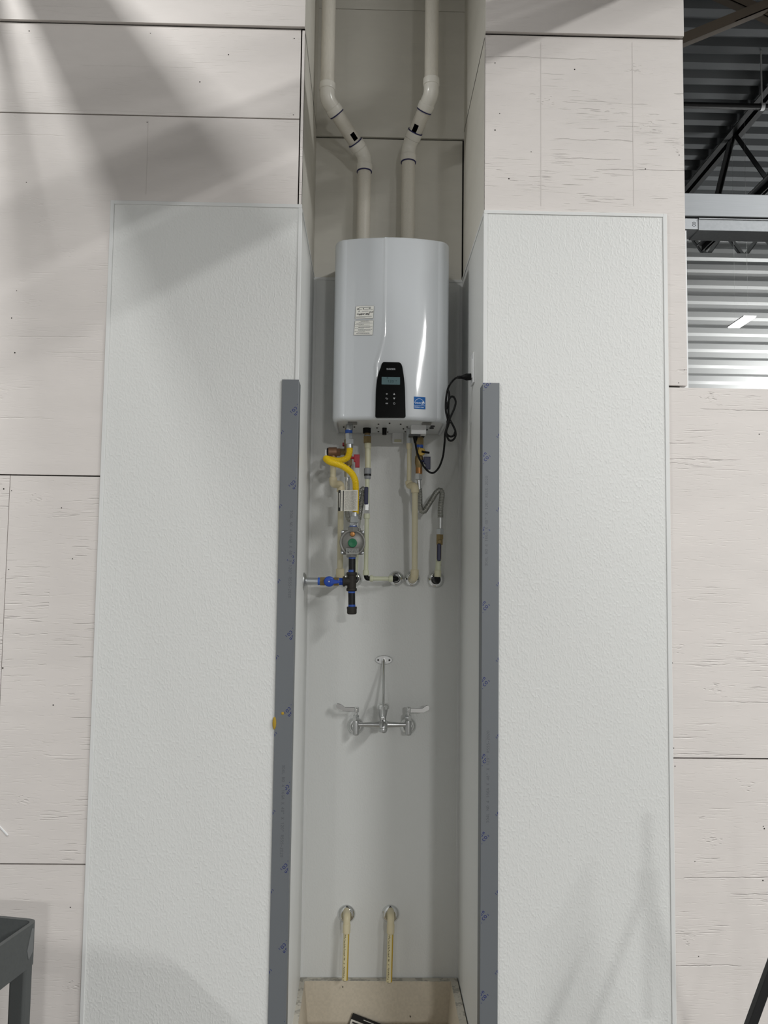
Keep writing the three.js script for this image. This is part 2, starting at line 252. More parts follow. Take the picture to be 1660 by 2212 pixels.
guard(-1, [632, 820], Yp(632, 905, 0.008), 'grey film-covered corner guard on the left edge of the alcove, with a yellow smear', [[630, 1100, 1300], [613, 1650, 1860]]);
guard(1, [1058, 827], Yp(1058, 970, 0.008), 'grey film-covered metal corner guard on the right edge of the alcove', [[1052, 1020, 1225], [1055, 1570, 1780]]);

// ---------- water heater ----------
const HX = (Xp(719, 850, -0.34) + Xp(970, 850, -0.34)) / 2, HW = (Xp(970, 850, -0.34) - Xp(719, 850, -0.34)) / 2, HZ = -0.282, HB = Yp(845, 906, HZ), HT = Yp(845, 511, HZ);
const ridgeX = (y) => { const t = (HT - y) / (HT - HB), r0 = -0.028; return HX + r0 - (t > 0.52 ? 0.028 * Math.pow(Math.min(1, (t - 0.52) / 0.18), 1.4) : 0); };
const frontZ = (x, y) => { const u = (x - HX) / HW, s = Math.max(0, Math.min(1, (x - ridgeX(y) + 0.010) / 0.02)); return HZ - 0.042 * u * u - 0.0035 * (1 - s * s * (3 - 2 * s)) + 0.0035 * Math.exp(-Math.pow((x - ridgeX(y)) / 0.005, 2)); };
const heater = thing('water_heater', 'white wall-hung tankless water heater with a black control panel inside the alcove', 'water heater', V(HX, HB, -0.45));
{
  const cr = 0.045, NB = 120, prof = [], zb = -D + 0.012;                     // outline in plan, walked left back -> front -> right back
  const zc = HZ - 0.042 - 0.0035;
  const outline = (s, y, inset) => {                                         // s in 0..1
    const w = HW - inset; if (s < 0.12) return [-w, zb + (zc - cr - zb) * s / 0.12];
    if (s > 0.88) return [w, zb + (zc - cr - zb) * (1 - s) / 0.12];
    if (s < 0.24) { const a = (s - 0.12) / 0.12 * Math.PI / 2; const x = -w + cr - cr * Math.cos(a); return [x, zc - cr + cr * Math.sin(a) + (frontZ(HX - HW + cr, y) - zc - inset) * Math.sin(a)]; }
    if (s > 0.76) { const a = (0.88 - s) / 0.12 * Math.PI / 2; const x = w - cr + cr * Math.cos(a); return [x, zc - cr + cr * Math.sin(a) + (frontZ(HX + HW - cr, y) - zc - inset) * Math.sin(a)]; }
    const k = (s - 0.24) / 0.52, x = -w + cr + k * (2 * w - 2 * cr); return [x, frontZ(HX + x, y) - inset];
  };
  const rows = []; const R = 0.016; for (let i = 0; i <= 8; i++) { const a = i / 8 * Math.PI / 2; rows.push([HB + R - R * Math.cos(a) * 1, R * (1 - Math.sin(a))]); }
  for (let i = 1; i < 70; i++) rows.push([HB + R + (HT - HB - R - 0.008) * i / 70, 0]); for (let i = 0; i <= 6; i++) { const a = i / 6 * Math.PI / 2; rows.push([HT - 0.008 + 0.008 * Math.sin(a), 0.008 * (1 - Math.cos(a))]); }
  const pos = [], idx = [], uv = [], N = 340;
  rows.forEach(([y, ins]) => { for (let j = 0; j <= N; j++) { const [x, z] = outline(j / N, y, ins); pos.push(HX + x, y, z); uv.push(HX + x, y); } });
  const w = N + 1; for (let i = 0; i < rows.length - 1; i++) for (let j = 0; j < N; j++) { const a = i * w + j, b = a + w; idx.push(a, a + 1, b, b, a + 1, b + 1); }
  const top = (rows.length - 1) * w; pos.push(HX, HT, -0.45); uv.push(0, 0); const c = pos.length / 3 - 1; for (let j = 0; j < N; j++) idx.push(c, top + j, top + j + 1); idx.push(c, top + N, top);
  const g = new THREE.BufferGeometry(); g.setAttribute('position', new THREE.Float32BufferAttribute(pos, 3)); g.setAttribute('uv', new THREE.Float32BufferAttribute(uv, 2)); g.setIndex(idx); g.computeVertexNormals();
  part('casing', g, mat.enamel, heater);
  // bottom plate
  const sh = []; for (let j = 0; j <= 60; j++) { const [x, z] = outline(j / 60, HB + 0.1, 0.007); sh.push([HX + x, -z]); }
  const bp = part('bottom_plate', extrude(sh, 0.006, 0.001).rotateX(-Math.PI / 2).translate(0, HB + 0.006, 0), mat.underside, heater); void bp;
}
const yU = HB + 0.004;                                                       // underside of the heater
const atY = (px_, py_, y) => { const d = ray(px_, py_); return d.multiplyScalar((y - camera.position.y) / d.y).add(camera.position); };
{ // control panel on the front
  const Pz = (x, y) => frontZ(x, y);
  const A = [[825, 782], [868, 783], [875, 850], [876, 901], [812, 901], [813, 850]].map(([a, b]) => at(a, b, HZ + 0.008));
  const s = new THREE.Shape(); const P = A; s.moveTo(P[0].x + 0.01, P[0].y); s.lineTo(P[1].x - 0.012, P[1].y); s.quadraticCurveTo(P[1].x, P[1].y, P[1].x + 0.003, P[1].y - 0.022); s.quadraticCurveTo(P[2].x - 0.001, P[2].y + 0.04, P[2].x, P[2].y); s.lineTo(P[3].x, P[3].y + 0.006); s.quadraticCurveTo(P[3].x, P[3].y, P[3].x - 0.006, P[3].y); s.lineTo(P[4].x + 0.006, P[4].y); s.quadraticCurveTo(P[4].x, P[4].y, P[4].x, P[4].y + 0.006); s.lineTo(P[5].x, P[5].y); s.quadraticCurveTo(P[5].x + 0.002, P[0].y - 0.05, P[0].x - 0.001, P[0].y - 0.018); s.quadraticCurveTo(P[0].x + 0.001, P[0].y, P[0].x + 0.01, P[0].y);
  const g = new THREE.ExtrudeGeometry(s, { depth: 0.012, bevelEnabled: true, bevelThickness: 0.002, bevelSize: 0.0015, bevelSegments: 3, curveSegments: 16 }); g.translate(0, 0, HZ - 0.008);
  const cp = part('control_panel', g, mat.blackGloss, heater);
  const zf = HZ + 0.0062;
  const flat = (name, a, b, c, d, tx, parent, label, m = {}, dz = 0) => { const p = at(a, b, zf), q = at(c, d, zf); const gg = new THREE.BoxGeometry(q.x - p.x, p.y - q.y, 0.0006).translate((p.x + q.x) / 2, (p.y + q.y) / 2, zf + dz); return part(name, gg, M('#ffffff', 0.15, 0, { map: tx, specularIntensity: 0.5, ...m }), parent, label); };
  const [c1, x1] = canvas(256, 64, '#040505'); x1.fillStyle = '#b9bcc0'; x1.font = 'bold 50px sans-serif'; x1.textAlign = 'center'; x1.fillText('NAVIEN', 128, 50); flat('logo', 832, 794, 858, 800.5, tex(c1, 1, 1, true), cp);
  const [c2, x2] = canvas(256, 128, '#5d7478'); x2.fillStyle = '#2a3a3c'; x2.font = '52px monospace'; x2.fillText('120', 78, 92); x2.font = '30px monospace'; x2.fillText('°F', 180, 76); x2.fillRect(14, 14, 8, 10); x2.fillRect(70, 12, 22, 12); flat('display', 825, 814, 864.5, 831, tex(c2, 1, 1, true), cp);
  for (const [i, ch] of ['M', '▲', '↩', '▼', 'OK', '⏻'].entries()) {
    const [c, x] = canvas(64, 64, '#040505'); x.fillStyle = x.strokeStyle = '#c6c8ca'; x.lineWidth = 5; x.font = 'bold 36px sans-serif'; x.textAlign = 'center';
    if (ch === '▲' || ch === '▼') { const k = ch === '▲' ? 1 : -1; x.beginPath(); x.moveTo(32, 32 - 20 * k); x.lineTo(52, 32 + 18 * k); x.lineTo(12, 32 + 18 * k); x.fill(); } else if (ch === '⏻') { x.beginPath(); x.arc(32, 34, 17, -1, 4.2); x.stroke(); x.beginPath(); x.moveTo(32, 10); x.lineTo(32, 26); x.stroke(); } else if (ch === '↩') { x.beginPath(); x.moveTo(14, 24); x.lineTo(42, 24); x.arc(42, 34, 10, -1.57, 1.57); x.lineTo(26, 44); x.stroke(); x.beginPath(); x.moveTo(24, 12); x.lineTo(10, 24); x.lineTo(24, 36); x.stroke(); } else x.fillText(ch, 32, 45);
    const X = i % 2 ? 852 : 836, Y = [851, 861, 871.5][i >> 1]; flat('button', X - 3.6, Y - 3.6, X + 3.6, Y + 3.6, tex(c, 1, 1, true), cp);
  }
  // stickers follow the curved front
  const sticker = (name, quad, tx, label) => { const n = 30, pos = [], uv = [], idx = []; const C = quad.map(([a, b]) => at(a, b, HZ - 0.012)); for (let j = 0; j <= n; j++) for (let i = 0; i <= n; i++) { const u = i / n, v = j / n; const p = C[0].clone().multiplyScalar((1 - u) * (1 - v)).addScaledVector(C[1], u * (1 - v)).addScaledVector(C[2], u * v).addScaledVector(C[3], (1 - u) * v); pos.push(p.x, p.y, Pz(p.x, p.y) + 0.0013); uv.push(u, 1 - v); } for (let j = 0; j < n; j++) for (let i = 0; i < n; i++) { const a = j * (n + 1) + i; idx.push(a, a + n + 1, a + 1, a + 1, a + n + 1, a + n + 2); } const g5 = new THREE.BufferGeometry(); g5.setAttribute('position', new THREE.Float32BufferAttribute(pos, 3)); g5.setAttribute('uv', new THREE.Float32BufferAttribute(uv, 2)); g5.setIndex(idx); g5.computeVertexNormals(); part(name, g5, M('#ffffff', 0.5, 0, { map: tx, specularIntensity: 0.5 }), heater, label); };
  const [s1, y1] = canvas(512, 384, '#efeee8'); const rr = (x, w, h) => { x.strokeStyle = '#55565a'; x.lineWidth = 7; x.beginPath(); x.roundRect(5, 5, w - 10, h - 10, 26); x.stroke(); };
  rr(y1, 512, 384); y1.fillStyle = '#54565a'; y1.fillRect(90, 38, 330, 12); y1.fillRect(100, 100, 80, 10); y1.fillRect(240, 106, 110, 10); y1.fillRect(420, 108, 60, 10); y1.fillRect(180, 158, 180, 10); for (let k = 0; k < 3; k++) y1.fillRect(28, 312 + k * 18, [430, 440, 260][k], 6);
  y1.fillStyle = y1.strokeStyle = '#121214'; { const hand = (t, x, y, size) => { y1.font = `italic bold ${size}px serif`; y1.lineWidth = 3.5; let q = x; for (const ch of t) { y1.save(); y1.translate(q, y + (rnd() - 0.5) * 9); y1.rotate((rnd() - 0.5) * 0.3); y1.fillText(ch, 0, 0); y1.strokeText(ch, 0, 0); y1.restore(); q += y1.measureText(ch).width * 0.94; } };
    hand('19', 30, 112, 62); hand('4', 196, 108, 58); hand('27', 360, 110, 60); hand('2', 78, 176, 56); hand('Good', 376, 206, 46); hand('Copper Mtg', 40, 262, 64); }
  sticker('handwritten_sticker', [[769, 660], [809, 661], [807, 689], [767, 688]], tex(s1, 1, 1, true), 'small white sticker with handwriting in black marker');
  const [s2, y2] = canvas(512, 400, '#ecebe5'); rr(y2, 512, 400); y2.fillStyle = '#4b4d51'; [[160, 210], [110, 300], [50, 430], [20, 230], [110, 300], [20, 460], [110, 320], [20, 240], [110, 370], [110, 330], [20, 280], [100, 310], [70, 350]].forEach(([x, w], k) => { for (let q = x; q < x + w;) { const l = 12 + rnd() * 40; y2.fillRect(q, 26 + k * 27, Math.min(l, x + w - q), k % 3 === 0 ? 11 : 8); q += l + 6; } });
  sticker('printed_sticker', [[767, 691], [808, 692], [806, 725], [764, 723]], tex(s2, 1, 1, true), 'small white sticker with lines of fine print');
  const [s3, y3] = canvas(256, 272, '#0a5ea8'); y3.strokeStyle = y3.fillStyle = '#eef4fa'; y3.lineWidth = 6; y3.beginPath(); y3.moveTo(6, 196); y3.lineTo(250, 196); y3.stroke(); y3.beginPath(); y3.ellipse(122, 170, 110, 128, 0, -2.9, -0.25); y3.stroke(); y3.font = 'italic 66px serif'; y3.fillText('energy', 22, 160); y3.beginPath(); for (let k = 0; k < 10; k++) { const a = -Math.PI / 2 + k * Math.PI / 5, r = k % 2 ? 14 : 36; y3.lineTo(206 + r * Math.cos(a), 118 + r * Math.sin(a)); } y3.fill(); y3.font = 'bold 32px sans-serif'; y3.fillText('ENERGY STAR', 14, 246);
  sticker('energy_sticker', [[894.5, 857.5], [919.5, 858], [919.5, 884], [894.5, 883.5]], tex(s3, 1, 1, true), 'square blue energy sticker');
}
{ // underside fittings of the heater
  const jb = part('junction_box', rbox(atY(882, 940, yU).x, atY(913, 940, yU).x, yU - 0.034, yU + 0.002, -0.46, -0.41, 0.003), mat.white, heater); part('cable_gland', box(at(884, 941, -0.409).x, at(909, 941, -0.409).x, yU - 0.041, yU - 0.034, -0.452, -0.418), mat.black, jb);
  const kn = (x, y, r, h) => { const p = atY(x, y, yU); return cyl(V(p.x, yU + 0.001, p.z), V(p.x, yU - h, p.z), r, r * 0.9, 16); };
  part('drain_plug', kn(831, 925, 0.009, 0.026), mat.rubber, heater); part('hole_plug', kn(935, 920.5, 0.009, 0.003), mat.black, heater); part('hole_plug', kn(933, 924.5, 0.009, 0.003), mat.black, heater);
  for (const [x, y] of [[818, 916], [842, 914], [866, 916], [880, 922], [815, 924], [872, 926], [818, 932], [838, 933], [876, 932], [923, 928], [743, 922], [766, 922]]) part('screw', kn(x, y, 0.0032, 0.003), mat.iron, heater);
  for (const [x, y] of [[762, 913.5], [922, 914.5]]) { const p = atY(x, y, yU); part('rating_plate', box(p.x - 0.017, p.x + 0.017, yU - 0.0035, yU, p.z - 0.02, p.z + 0.02), mat.castAl, heater); }
  const b0 = at(848, 938, -0.6), b1 = at(872, 957, -0.6), br = part('wall_bracket', rbox(b0.x, b1.x, b1.y, b0.y + 0.02, -D + 0.0025, -0.6, 0.003), mat.white, heater); part('bracket_slot', rbox(b0.x + 0.008, b1.x - 0.008, b1.y + 0.003, b1.y + 0.014, -0.601, -0.597, 0.0015), mat.cpvcClear, br);
}

// ---------- vent pipes ----------
function vent(label, a, b, c, d) {
  const r = 0.0268, r2 = 0.0305, zl = -0.53, zu = -0.40;
  const p0 = at(...a, zu), p1 = at(...b, zu), p2 = at(...c, zl), p3 = at(...d, zl); p0.x = p1.x + (p0.x - p1.x) * 0.6; p3.x = p2.x; p0.z = p1.z; p0.y = TOP - 0.05; p0.x = p1.x; p3.y = HT + 0.0006;
  const o = thing('vent_pipe', label, 'pipe', p3.clone(), 'vent pipes');
  const L = 0.062, k1 = p1.clone().lerp(p2, L / p1.distanceTo(p2)), k2 = p2.clone().lerp(p1, L / p2.distanceTo(p1)), u1 = p1.clone().add(V(0, L, 0)), u2 = p2.clone().add(V(0, -L, 0));
  part('pipe', cyl(p0, p1.clone().add(V(0, 0.03, 0)), r), mat.pvc, o); part('pipe', cyl(k1, k2, r), mat.pvc, o); part('pipe', cyl(p2.clone().add(V(0, -0.03, 0)), p3, r), mat.pvc, o);
  const ring = (p, dir) => cyl(p, p.clone().addScaledVector(dir, 0.0035), r2 * 1.005);
  const dm = p2.clone().sub(p1).normalize(), dn = V(0, -1, 0);
  part('elbow', [pipe([u1.clone().add(V(0, -0.02, 0)), p1, k1.clone().addScaledVector(dm, -0.02)], r2 * 0.96, 0.05), socket(u1, u1.clone().add(V(0, -0.028, 0)), r2 + 0.0015), socket(k1, k1.clone().addScaledVector(dm, -0.028), r2 + 0.0015)], mat.pvcFit, o);
  part('elbow', [pipe([k2.clone().addScaledVector(dm, 0.02), p2, u2.clone().add(V(0, 0.02, 0))], r2 * 0.96, 0.05), socket(k2, k2.clone().addScaledVector(dm, 0.028), r2 + 0.0015), socket(u2, u2.clone().add(V(0, 0.028, 0)), r2 + 0.0015)], mat.pvcFit, o);
  part('primer_ring', ring(k1, dm), mat.primer, o); part('primer_ring', ring(k2, dm.clone().negate()), mat.primer, o); part('primer_ring', ring(u2, dn), mat.primer, o);
  const m = k1.clone().lerp(k2, 0.8), f = V(0, 0, 1); f.addScaledVector(dm, -f.dot(dm)).normalize(); const mk = new THREE.CylinderGeometry(r + 0.0004, r + 0.0004, 0.03, 12, 1, true, -0.35, 0.7); const side = f.clone().cross(dm).normalize(); mk.applyMatrix4(new THREE.Matrix4().makeBasis(side.negate(), dm.clone().negate(), f)); mk.translate(m.x, m.y, m.z);
  const [c0, x0] = canvas(128, 128, '#d9d4c8'); x0.fillStyle = '#6d6962'; for (let k = 0; k < 3; k++) for (let q = 8; q < 110;) { const l = 5 + rnd() * 12; x0.fillRect(q, 30 + k * 26, l, 7); q += l + 7; } part('pipe_print', mk, M('#ffffff', 0.35, 0, { map: tex(c0, 1, 1, true) }), o);
}
vent('left white plastic vent pipe rising from the heater and bending left towards the ceiling', [708, -10], [707, 214], [788, 338], [789, 515]);
vent('right white plastic vent pipe rising from the heater and bending right towards the ceiling', [936, -10], [932, 204], [883, 318], [881, 515]);

// ---------- escutcheon plates ----------
const escProf = (r) => [[0, r], [0.0015, r], [0.003, r * 0.985], [0.006, r * 0.93], [0.011, r * 0.8], [0.014, r * 0.66], [0.0145, r * 0.56], [0.0135, r * 0.5], [0.0135, r * 0.36]];
const ZW = -D + 0.002;
const escutcheon = (p, r, parent) => part('escutcheon', turned(V(p.x, p.y, ZW), V(p.x, p.y, 1), escProf(r), 40), mat.chrome, parent);

// ---------- wall-side CPVC runs ----------
{ // relief discharge run, left
  const z1 = -0.47, z2 = -0.5, a = at(720, 988, z1), e1 = at(720, 1046, z1), e2 = at(737, 1046, z2), b = at(735, 1252, z2), w = V(b.x + 0.003, b.y, ZW + 0.005);
  const o = thing('discharge_pipe', 'cream plastic discharge pipe from the bronze relief valve down behind the black tee', 'pipe', b.clone());
  part('pipe', cyl(a, e1, 0.0112), mat.cpvc, o); part('pipe', cyl(e2, b, 0.0114), mat.cpvc, o);
  part('elbow', [pipe([e1.clone().add(V(0, 0.02, 0)), e1, e1.clone().lerp(e2, 0.5)], 0.0145, 0.012), socket(e1.clone().add(V(0, 0.026, 0)), e1.clone().add(V(0, 0.008, 0)), 0.0155)], mat.cpvcFit, o);
  part('elbow', [pipe([e1.clone().lerp(e2, 0.35), e2, e2.clone().add(V(0, -0.025, 0))], 0.0145, 0.012), socket(e2.clone().add(V(0, -0.008, 0)), e2.clone().add(V(0, -0.03, 0)), 0.0155)], mat.cpvcFit, o);
  part('elbow', [pipe([b.clone().add(V(0, 0.03, 0)), b, w], 0.0145, 0.014), socket(b.clone().add(V(0, 0.012, 0)), b.clone().add(V(0, 0.042, 0)), 0.016)], mat.cpvcFit, o);
  escutcheon(w, 0.031, o);
}
{ // outlet run, right
  const z1 = -0.5, z2 = -0.49, a = at(885, 950, z1), e1 = at(884, 1049, z1), e2 = at(897, 1056, z2 + 0.03), b = at(896, 1247, z2), w = at(891, 1251, ZW);
  e2.y = e1.y - 0.006;
  const o = thing('water_pipe', 'cream plastic water pipe stepping right below the heater, with steel nut at its top', 'pipe', b.clone());
  part('pipe', cyl(a, e1, 0.0088), mat.cpvc, o); part('pipe', cyl(e2, b, 0.0112), mat.cpvc, o);
  part('union_nut', hex(at(885, 945, z1).setY(yU), at(885, 958, z1), 0.0125), mat.zinc, o); part('adapter', socket(at(885, 957, z1), at(885, 970, z1), 0.0118), mat.cpvcFit, o);
  part('elbow', [pipe([e1.clone().add(V(0, 0.016, 0)), e1, e1.clone().lerp(e2, 0.5)], 0.0132, 0.01), socket(e1.clone().add(V(0, 0.018, 0)), e1.clone().add(V(0, 0.002, 0)), 0.0142)], mat.cpvcFit, o);
  part('elbow', [pipe([e1.clone().lerp(e2, 0.3), e2, e2.clone().add(V(0, -0.02, 0))], 0.0142, 0.012), socket(e2.clone().add(V(0, -0.004, 0)), e2.clone().add(V(0, -0.026, 0)), 0.0152)], mat.cpvcFit, o);
  part('elbow', [pipe([b.clone().add(V(0, 0.02, 0)), b, V(w.x, w.y, ZW + 0.004)], 0.015, 0.014), socket(b.clone().add(V(0, 0.004, 0)), b.clone().add(V(0, 0.03, 0)), 0.0158)], mat.cpvcFit, o);
  escutcheon(w, 0.0315, o);
}
{ // centre run with lever ball valve
  const z = -0.5, q = (x, y) => at(x, y, z), o = thing('supply_pipe', 'translucent plastic supply pipe with grey union and navy lever, turning right at its foot', 'pipe', q(793, 1250));
  part('cap', turned(q(793, 936), q(793, 920), [[0, 0.012], [0, 0.0155], [0.02, 0.0155], [0.022, 0.013], [yU - q(793, 936).y, 0.013]]), mat.rubber, o);
  part('brass_fitting', [cyl(q(794, 934), q(794, 946), 0.0115), hex(q(794, 943), q(794, 957), 0.0165)], mat.brass, o); part('lock_ring', cyl(q(794, 940), q(794, 943.5), 0.0135), mat.unionGrey, o);
  part('pipe', cyl(q(795, 957), q(795, 1014), 0.0112), mat.cpvcClear, o); part('coupling', socket(q(795, 957), q(795, 969), 0.0135), mat.cpvcClear, o);
  part('union', [socket(q(794.5, 1011), q(794.5, 1025), 0.0142), socket(q(794.5, 1027), q(794.5, 1035), 0.012)], mat.unionGrey, o); part('gasket', cyl(q(794.5, 1024), q(794.5, 1028), 0.0138), mat.black, o);
  part('pipe', cyl(q(794, 1033), q(794, 1095), 0.0082), mat.tube, o); part('pipe', cyl(q(793, 1112), q(791, 1234), 0.0086), mat.tube, o);
  const vb = part('valve_body', [hex(q(793, 1090), q(793, 1112), 0.0115), cyl(q(793, 1093), at(793, 1096, z + 0.028), 0.008)], mat.steel, o);
  const l0 = at(793, 1098, z + 0.028), l1 = at(792, 1052, z + 0.03);
  part('lever', [rbox(l0.x - 0.007, l0.x + 0.007, l0.y - 0.008, l0.y + 0.02, l0.z, l0.z + 0.003, 0.001)], mat.steel, vb); part('lever_grip', rbox(l1.x - 0.0075, l1.x + 0.0075, l0.y + 0.014, l1.y, l0.z - 0.001, l0.z + 0.0065, 0.0035, 4), mat.navy, vb, 'dark navy grip');
  part('coupling', socket(q(793, 1109), q(793, 1121), 0.0122), mat.tube, o); part('coupling', socket(q(791, 1231), q(791, 1243), 0.012), mat.tube, o);
  const e = q(792, 1249.5), h = q(806, 1249), h2 = q(840, 1248.5), w = at(856, 1250, ZW); h.y = h2.y = e.y;
  part('elbow', pipe([q(791, 1241), e, h], 0.0088, 0.012), mat.rubber, o, 'black elbow'); part('coupling', socket(q(799, 1249).setY(e.y), q(807, 1249).setY(e.y), 0.0122), mat.tube, o);
  part('pipe', cyl(h, h2, 0.0082), mat.tube, o); part('coupling', socket(q(840, 1249).setY(e.y), q(849, 1249).setY(e.y), 0.0122), mat.tube, o);
  part('elbow', pipe([q(847, 1249).setY(e.y), q(857, 1249).setY(e.y), V(w.x, e.y, ZW + 0.004)], 0.0095, 0.012), mat.rubber, o, 'black elbow'); escutcheon(w, 0.0305, o);
}
// ---------- gas line ----------
{ // flexible connector
  const g0 = [[756, 966, -0.43], [755, 978, -0.43], [749, 990, -0.43], [732, 995, -0.43], [712, 992, -0.425], [705, 991, -0.405], [714, 998, -0.375], [738, 1006, -0.36], [758, 1020, -0.358], [767, 1036, -0.36], [769, 1054, -0.37], [768.5, 1110, -0.38]].map((a) => at(...a));
  const o = thing('gas_connector', 'yellow corrugated flexible gas hose with a paper tag, looping below the left of the heater', 'hose', at(768, 1110, -0.38));
  part('hose', corrugated(g0, 0.0118, 0.0042, 0.0006), mat.yellow, o);
  const z = -0.43; part('end_nut', [cyl(at(755, 930, z).setY(yU), at(755, 930, z), 0.0135), hex(at(754, 936, z), at(754, 949, z), 0.0145), hex(at(755.5, 948, z), at(755.5, 960, z), 0.0165), cyl(at(755.5, 959, z), at(756, 968, z), 0.0128)], mat.zinc, o); part('thread_seal', cyl(at(754, 929, z), at(754, 936, z), 0.0137), mat.tape, o, 'blue thread seal');
  const z3 = -0.38; part('end_nut', [cyl(at(767, 1107, z3), at(767, 1116, z3), 0.0135), hex(at(766, 1115, z3), at(766, 1130, z3), 0.0165)], mat.zinc, o);
  const [c, x] = canvas(256, 288, '#d8d5cb'); x.fillStyle = '#151515'; x.fillRect(0, 0, 32, 288); x.fillRect(62, 10, 12, 278); x.fillStyle = '#d8d5cb'; x.fillRect(12, 40, 8, 200); x.fillStyle = '#8c8a84'; for (let k = 0; k < 17; k++) for (let q = 14; q < 272;) { const l = 10 + rnd() * 60; x.fillRect(84 + k * 9.4, q, 4.5, Math.min(l, 272 - q)); q += l + 5; } x.fillStyle = '#77756f'; for (let q = 20; q < 270; q += 8 + rnd() * 6) x.fillRect(38, q, 20, 3);
  const a = at(731, 1058, -0.352), b = at(773, 1104, -0.352), w = b.x - a.x, h = a.y - b.y, tag = new THREE.PlaneGeometry(w, h, 14, 1), p = tag.attributes.position; for (let i = 0; i < p.count; i++) { const u = p.getX(i) / w + 0.5; p.setZ(i, u > 0.7 ? 0.006 - 0.008 * Math.pow((u - 0.88) / 0.18, 2) : -0.002 - 0.012 * (0.7 - u)); } tag.computeVertexNormals(); tag.translate((a.x + b.x) / 2, (a.y + b.y) / 2, -0.352);
  part('paper_tag', tag, M('#ffffff', 0.55, 0, { map: tex(c, 1, 1, true), side: THREE.DoubleSide }), o, 'white printed tag with a black stripe');
}
const ZG = -0.385;
{ // regulator
  const o = thing('gas_regulator', 'grey cast gas regulator with a round green cap and a small label', 'regulator', at(762, 1172, ZG));
  const c = at(762, 1172, ZG), q = (x, y, dz = 0) => at(x, y, ZG + dz), R = c.distanceTo(q(790, 1172));
  const ax = (z0, z1) => [V(c.x, c.y, c.z + z0), V(c.x, c.y, c.z + z1)];
  part('body', [turned(...ax(-0.03, 0.05), [[0, R * 0.6], [0.005, R * 0.9], [0.02, R * 0.98], [0.042, R], [0.044, R * 0.97], [0.044, R * 0.86], [0.041, R * 0.84], [0.041, R * 0.8], [0.046, R * 0.76], [0.052, R * 0.4], [0.052, 0]], 48),
    rbox(c.x - R * 0.9, c.x + R * 0.9, c.y - R * 0.94, c.y + R * 0.94, c.z - 0.02, c.z + 0.008, 0.008, 3)], mat.castAl, o);
  part('inlet_boss', hex(q(760, 1192), q(760, 1204), 0.0215), mat.castAl, o); part('outlet_boss', hex(q(763, 1138), q(763, 1150), 0.022), mat.castAl, o); part('vent_boss', cyl(q(776, 1141), q(776, 1150), 0.006), mat.castAl, o);
  for (const [a, b] of [[-0.78, 0.8], [0.8, 0.8], [-0.78, -0.8], [0.78, -0.8]]) part('bolt', turned(V(c.x + a * R, c.y + b * R, c.z + 0.006), V(c.x + a * R, c.y + b * R, 1), [[0, 0.006], [0.004, 0.006], [0.006, 0.004], [0.006, 0]], 14), mat.zinc, o);
  const k = q(762, 1173, 0.022); part('cap', turned(V(k.x, k.y, c.z + 0.02), V(k.x, k.y, 1), [[0, 0.0165], [0.01, 0.0165], [0.012, 0.0155], [0.0125, 0.013], [0.0115, 0.006], [0.0108, 0.003], [0.0108, 0]], 32), mat.green, o, 'green plastic cap');
  const d = q(762, 1154, 0.02); part('vent_plug', turned(V(d.x, d.y, c.z + 0.016), V(d.x, d.y, 1), [[0, 0.0095], [0.006, 0.0095], [0.0075, 0.0075], [0.0075, 0]], 20), mat.copper, o, 'brass plug');
  const [cc, x] = canvas(256, 128, '#9d9e9a'); x.fillStyle = '#45474a'; for (let r = 0; r < 4; r++) for (let p0 = 14; p0 < 240;) { const l = 14 + rnd() * 50; x.fillRect(p0, 16 + r * 25, Math.min(l, 242 - p0), 9); p0 += l + 9; } x.fillStyle = '#111'; x.fillRect(34, 82, 20, 22);
  const l = q(761, 1191, 0.025); part('label_plate', new THREE.BoxGeometry(0.046, 0.022, 0.0012).rotateX(0.12).translate(l.x + 0.001, l.y, l.z), M('#fff', 0.4, 0.2, { map: tex(cc, 1, 1, true) }), o);
  part('adapter', [hex(q(764, 1129), q(764, 1135), 0.0165), cyl(q(764, 1133), q(764, 1140), 0.014)], mat.zinc, o); part('thread_seal', cyl(q(763.5, 1136), q(763.5, 1140.5), 0.0148), mat.tape, o, 'blue thread seal');
}
{ // black iron tee with drip leg
  const q = (x, y) => at(x, y, ZG), o = thing('gas_tee', 'black iron pipe tee with a capped drip leg below the gas regulator', 'pipe fitting', q(760, 1257));
  part('nipple', cyl(q(761, 1203), q(761, 1238), 0.0128), mat.ironBlack, o); part('thread_seal', cyl(q(761, 1203), q(761, 1207), 0.013), mat.tape, o, 'blue thread seal'); part('thread_seal', cyl(q(760.5, 1231), q(760.5, 1237), 0.0132), mat.tape, o, 'blue thread seal');
  part('tee', [cyl(q(760.3, 1241), q(760, 1272), 0.0165), socket(q(760.4, 1236), q(760.3, 1243), 0.0198), socket(q(760, 1270), q(760, 1277), 0.0195), cyl(q(745, 1256), q(760, 1256), 0.0155), socket(q(741, 1256), q(746, 1256), 0.019)], mat.iron, o);
  part('drip_leg', cyl(q(760, 1276), q(760.5, 1314), 0.0128), mat.ironBlack, o); part('thread_seal', cyl(q(760, 1276), q(760, 1281), 0.0131), mat.tape, o, 'blue thread seal'); part('thread_seal', cyl(q(760.5, 1306), q(760.5, 1311), 0.0131), mat.tape, o, 'blue thread seal');
  const a = q(760.5, 1310.5), b = q(760.5, 1327); part('cap', turned(a, b, [[0, 0.012], [0, 0.0178], [0.002, 0.0187], [0.007, 0.0187], [0.008, 0.018], [0.023, 0.0178], [0.027, 0.0155], [0.028, 0.01], [0.028, 0]], 32), mat.iron, o);
}
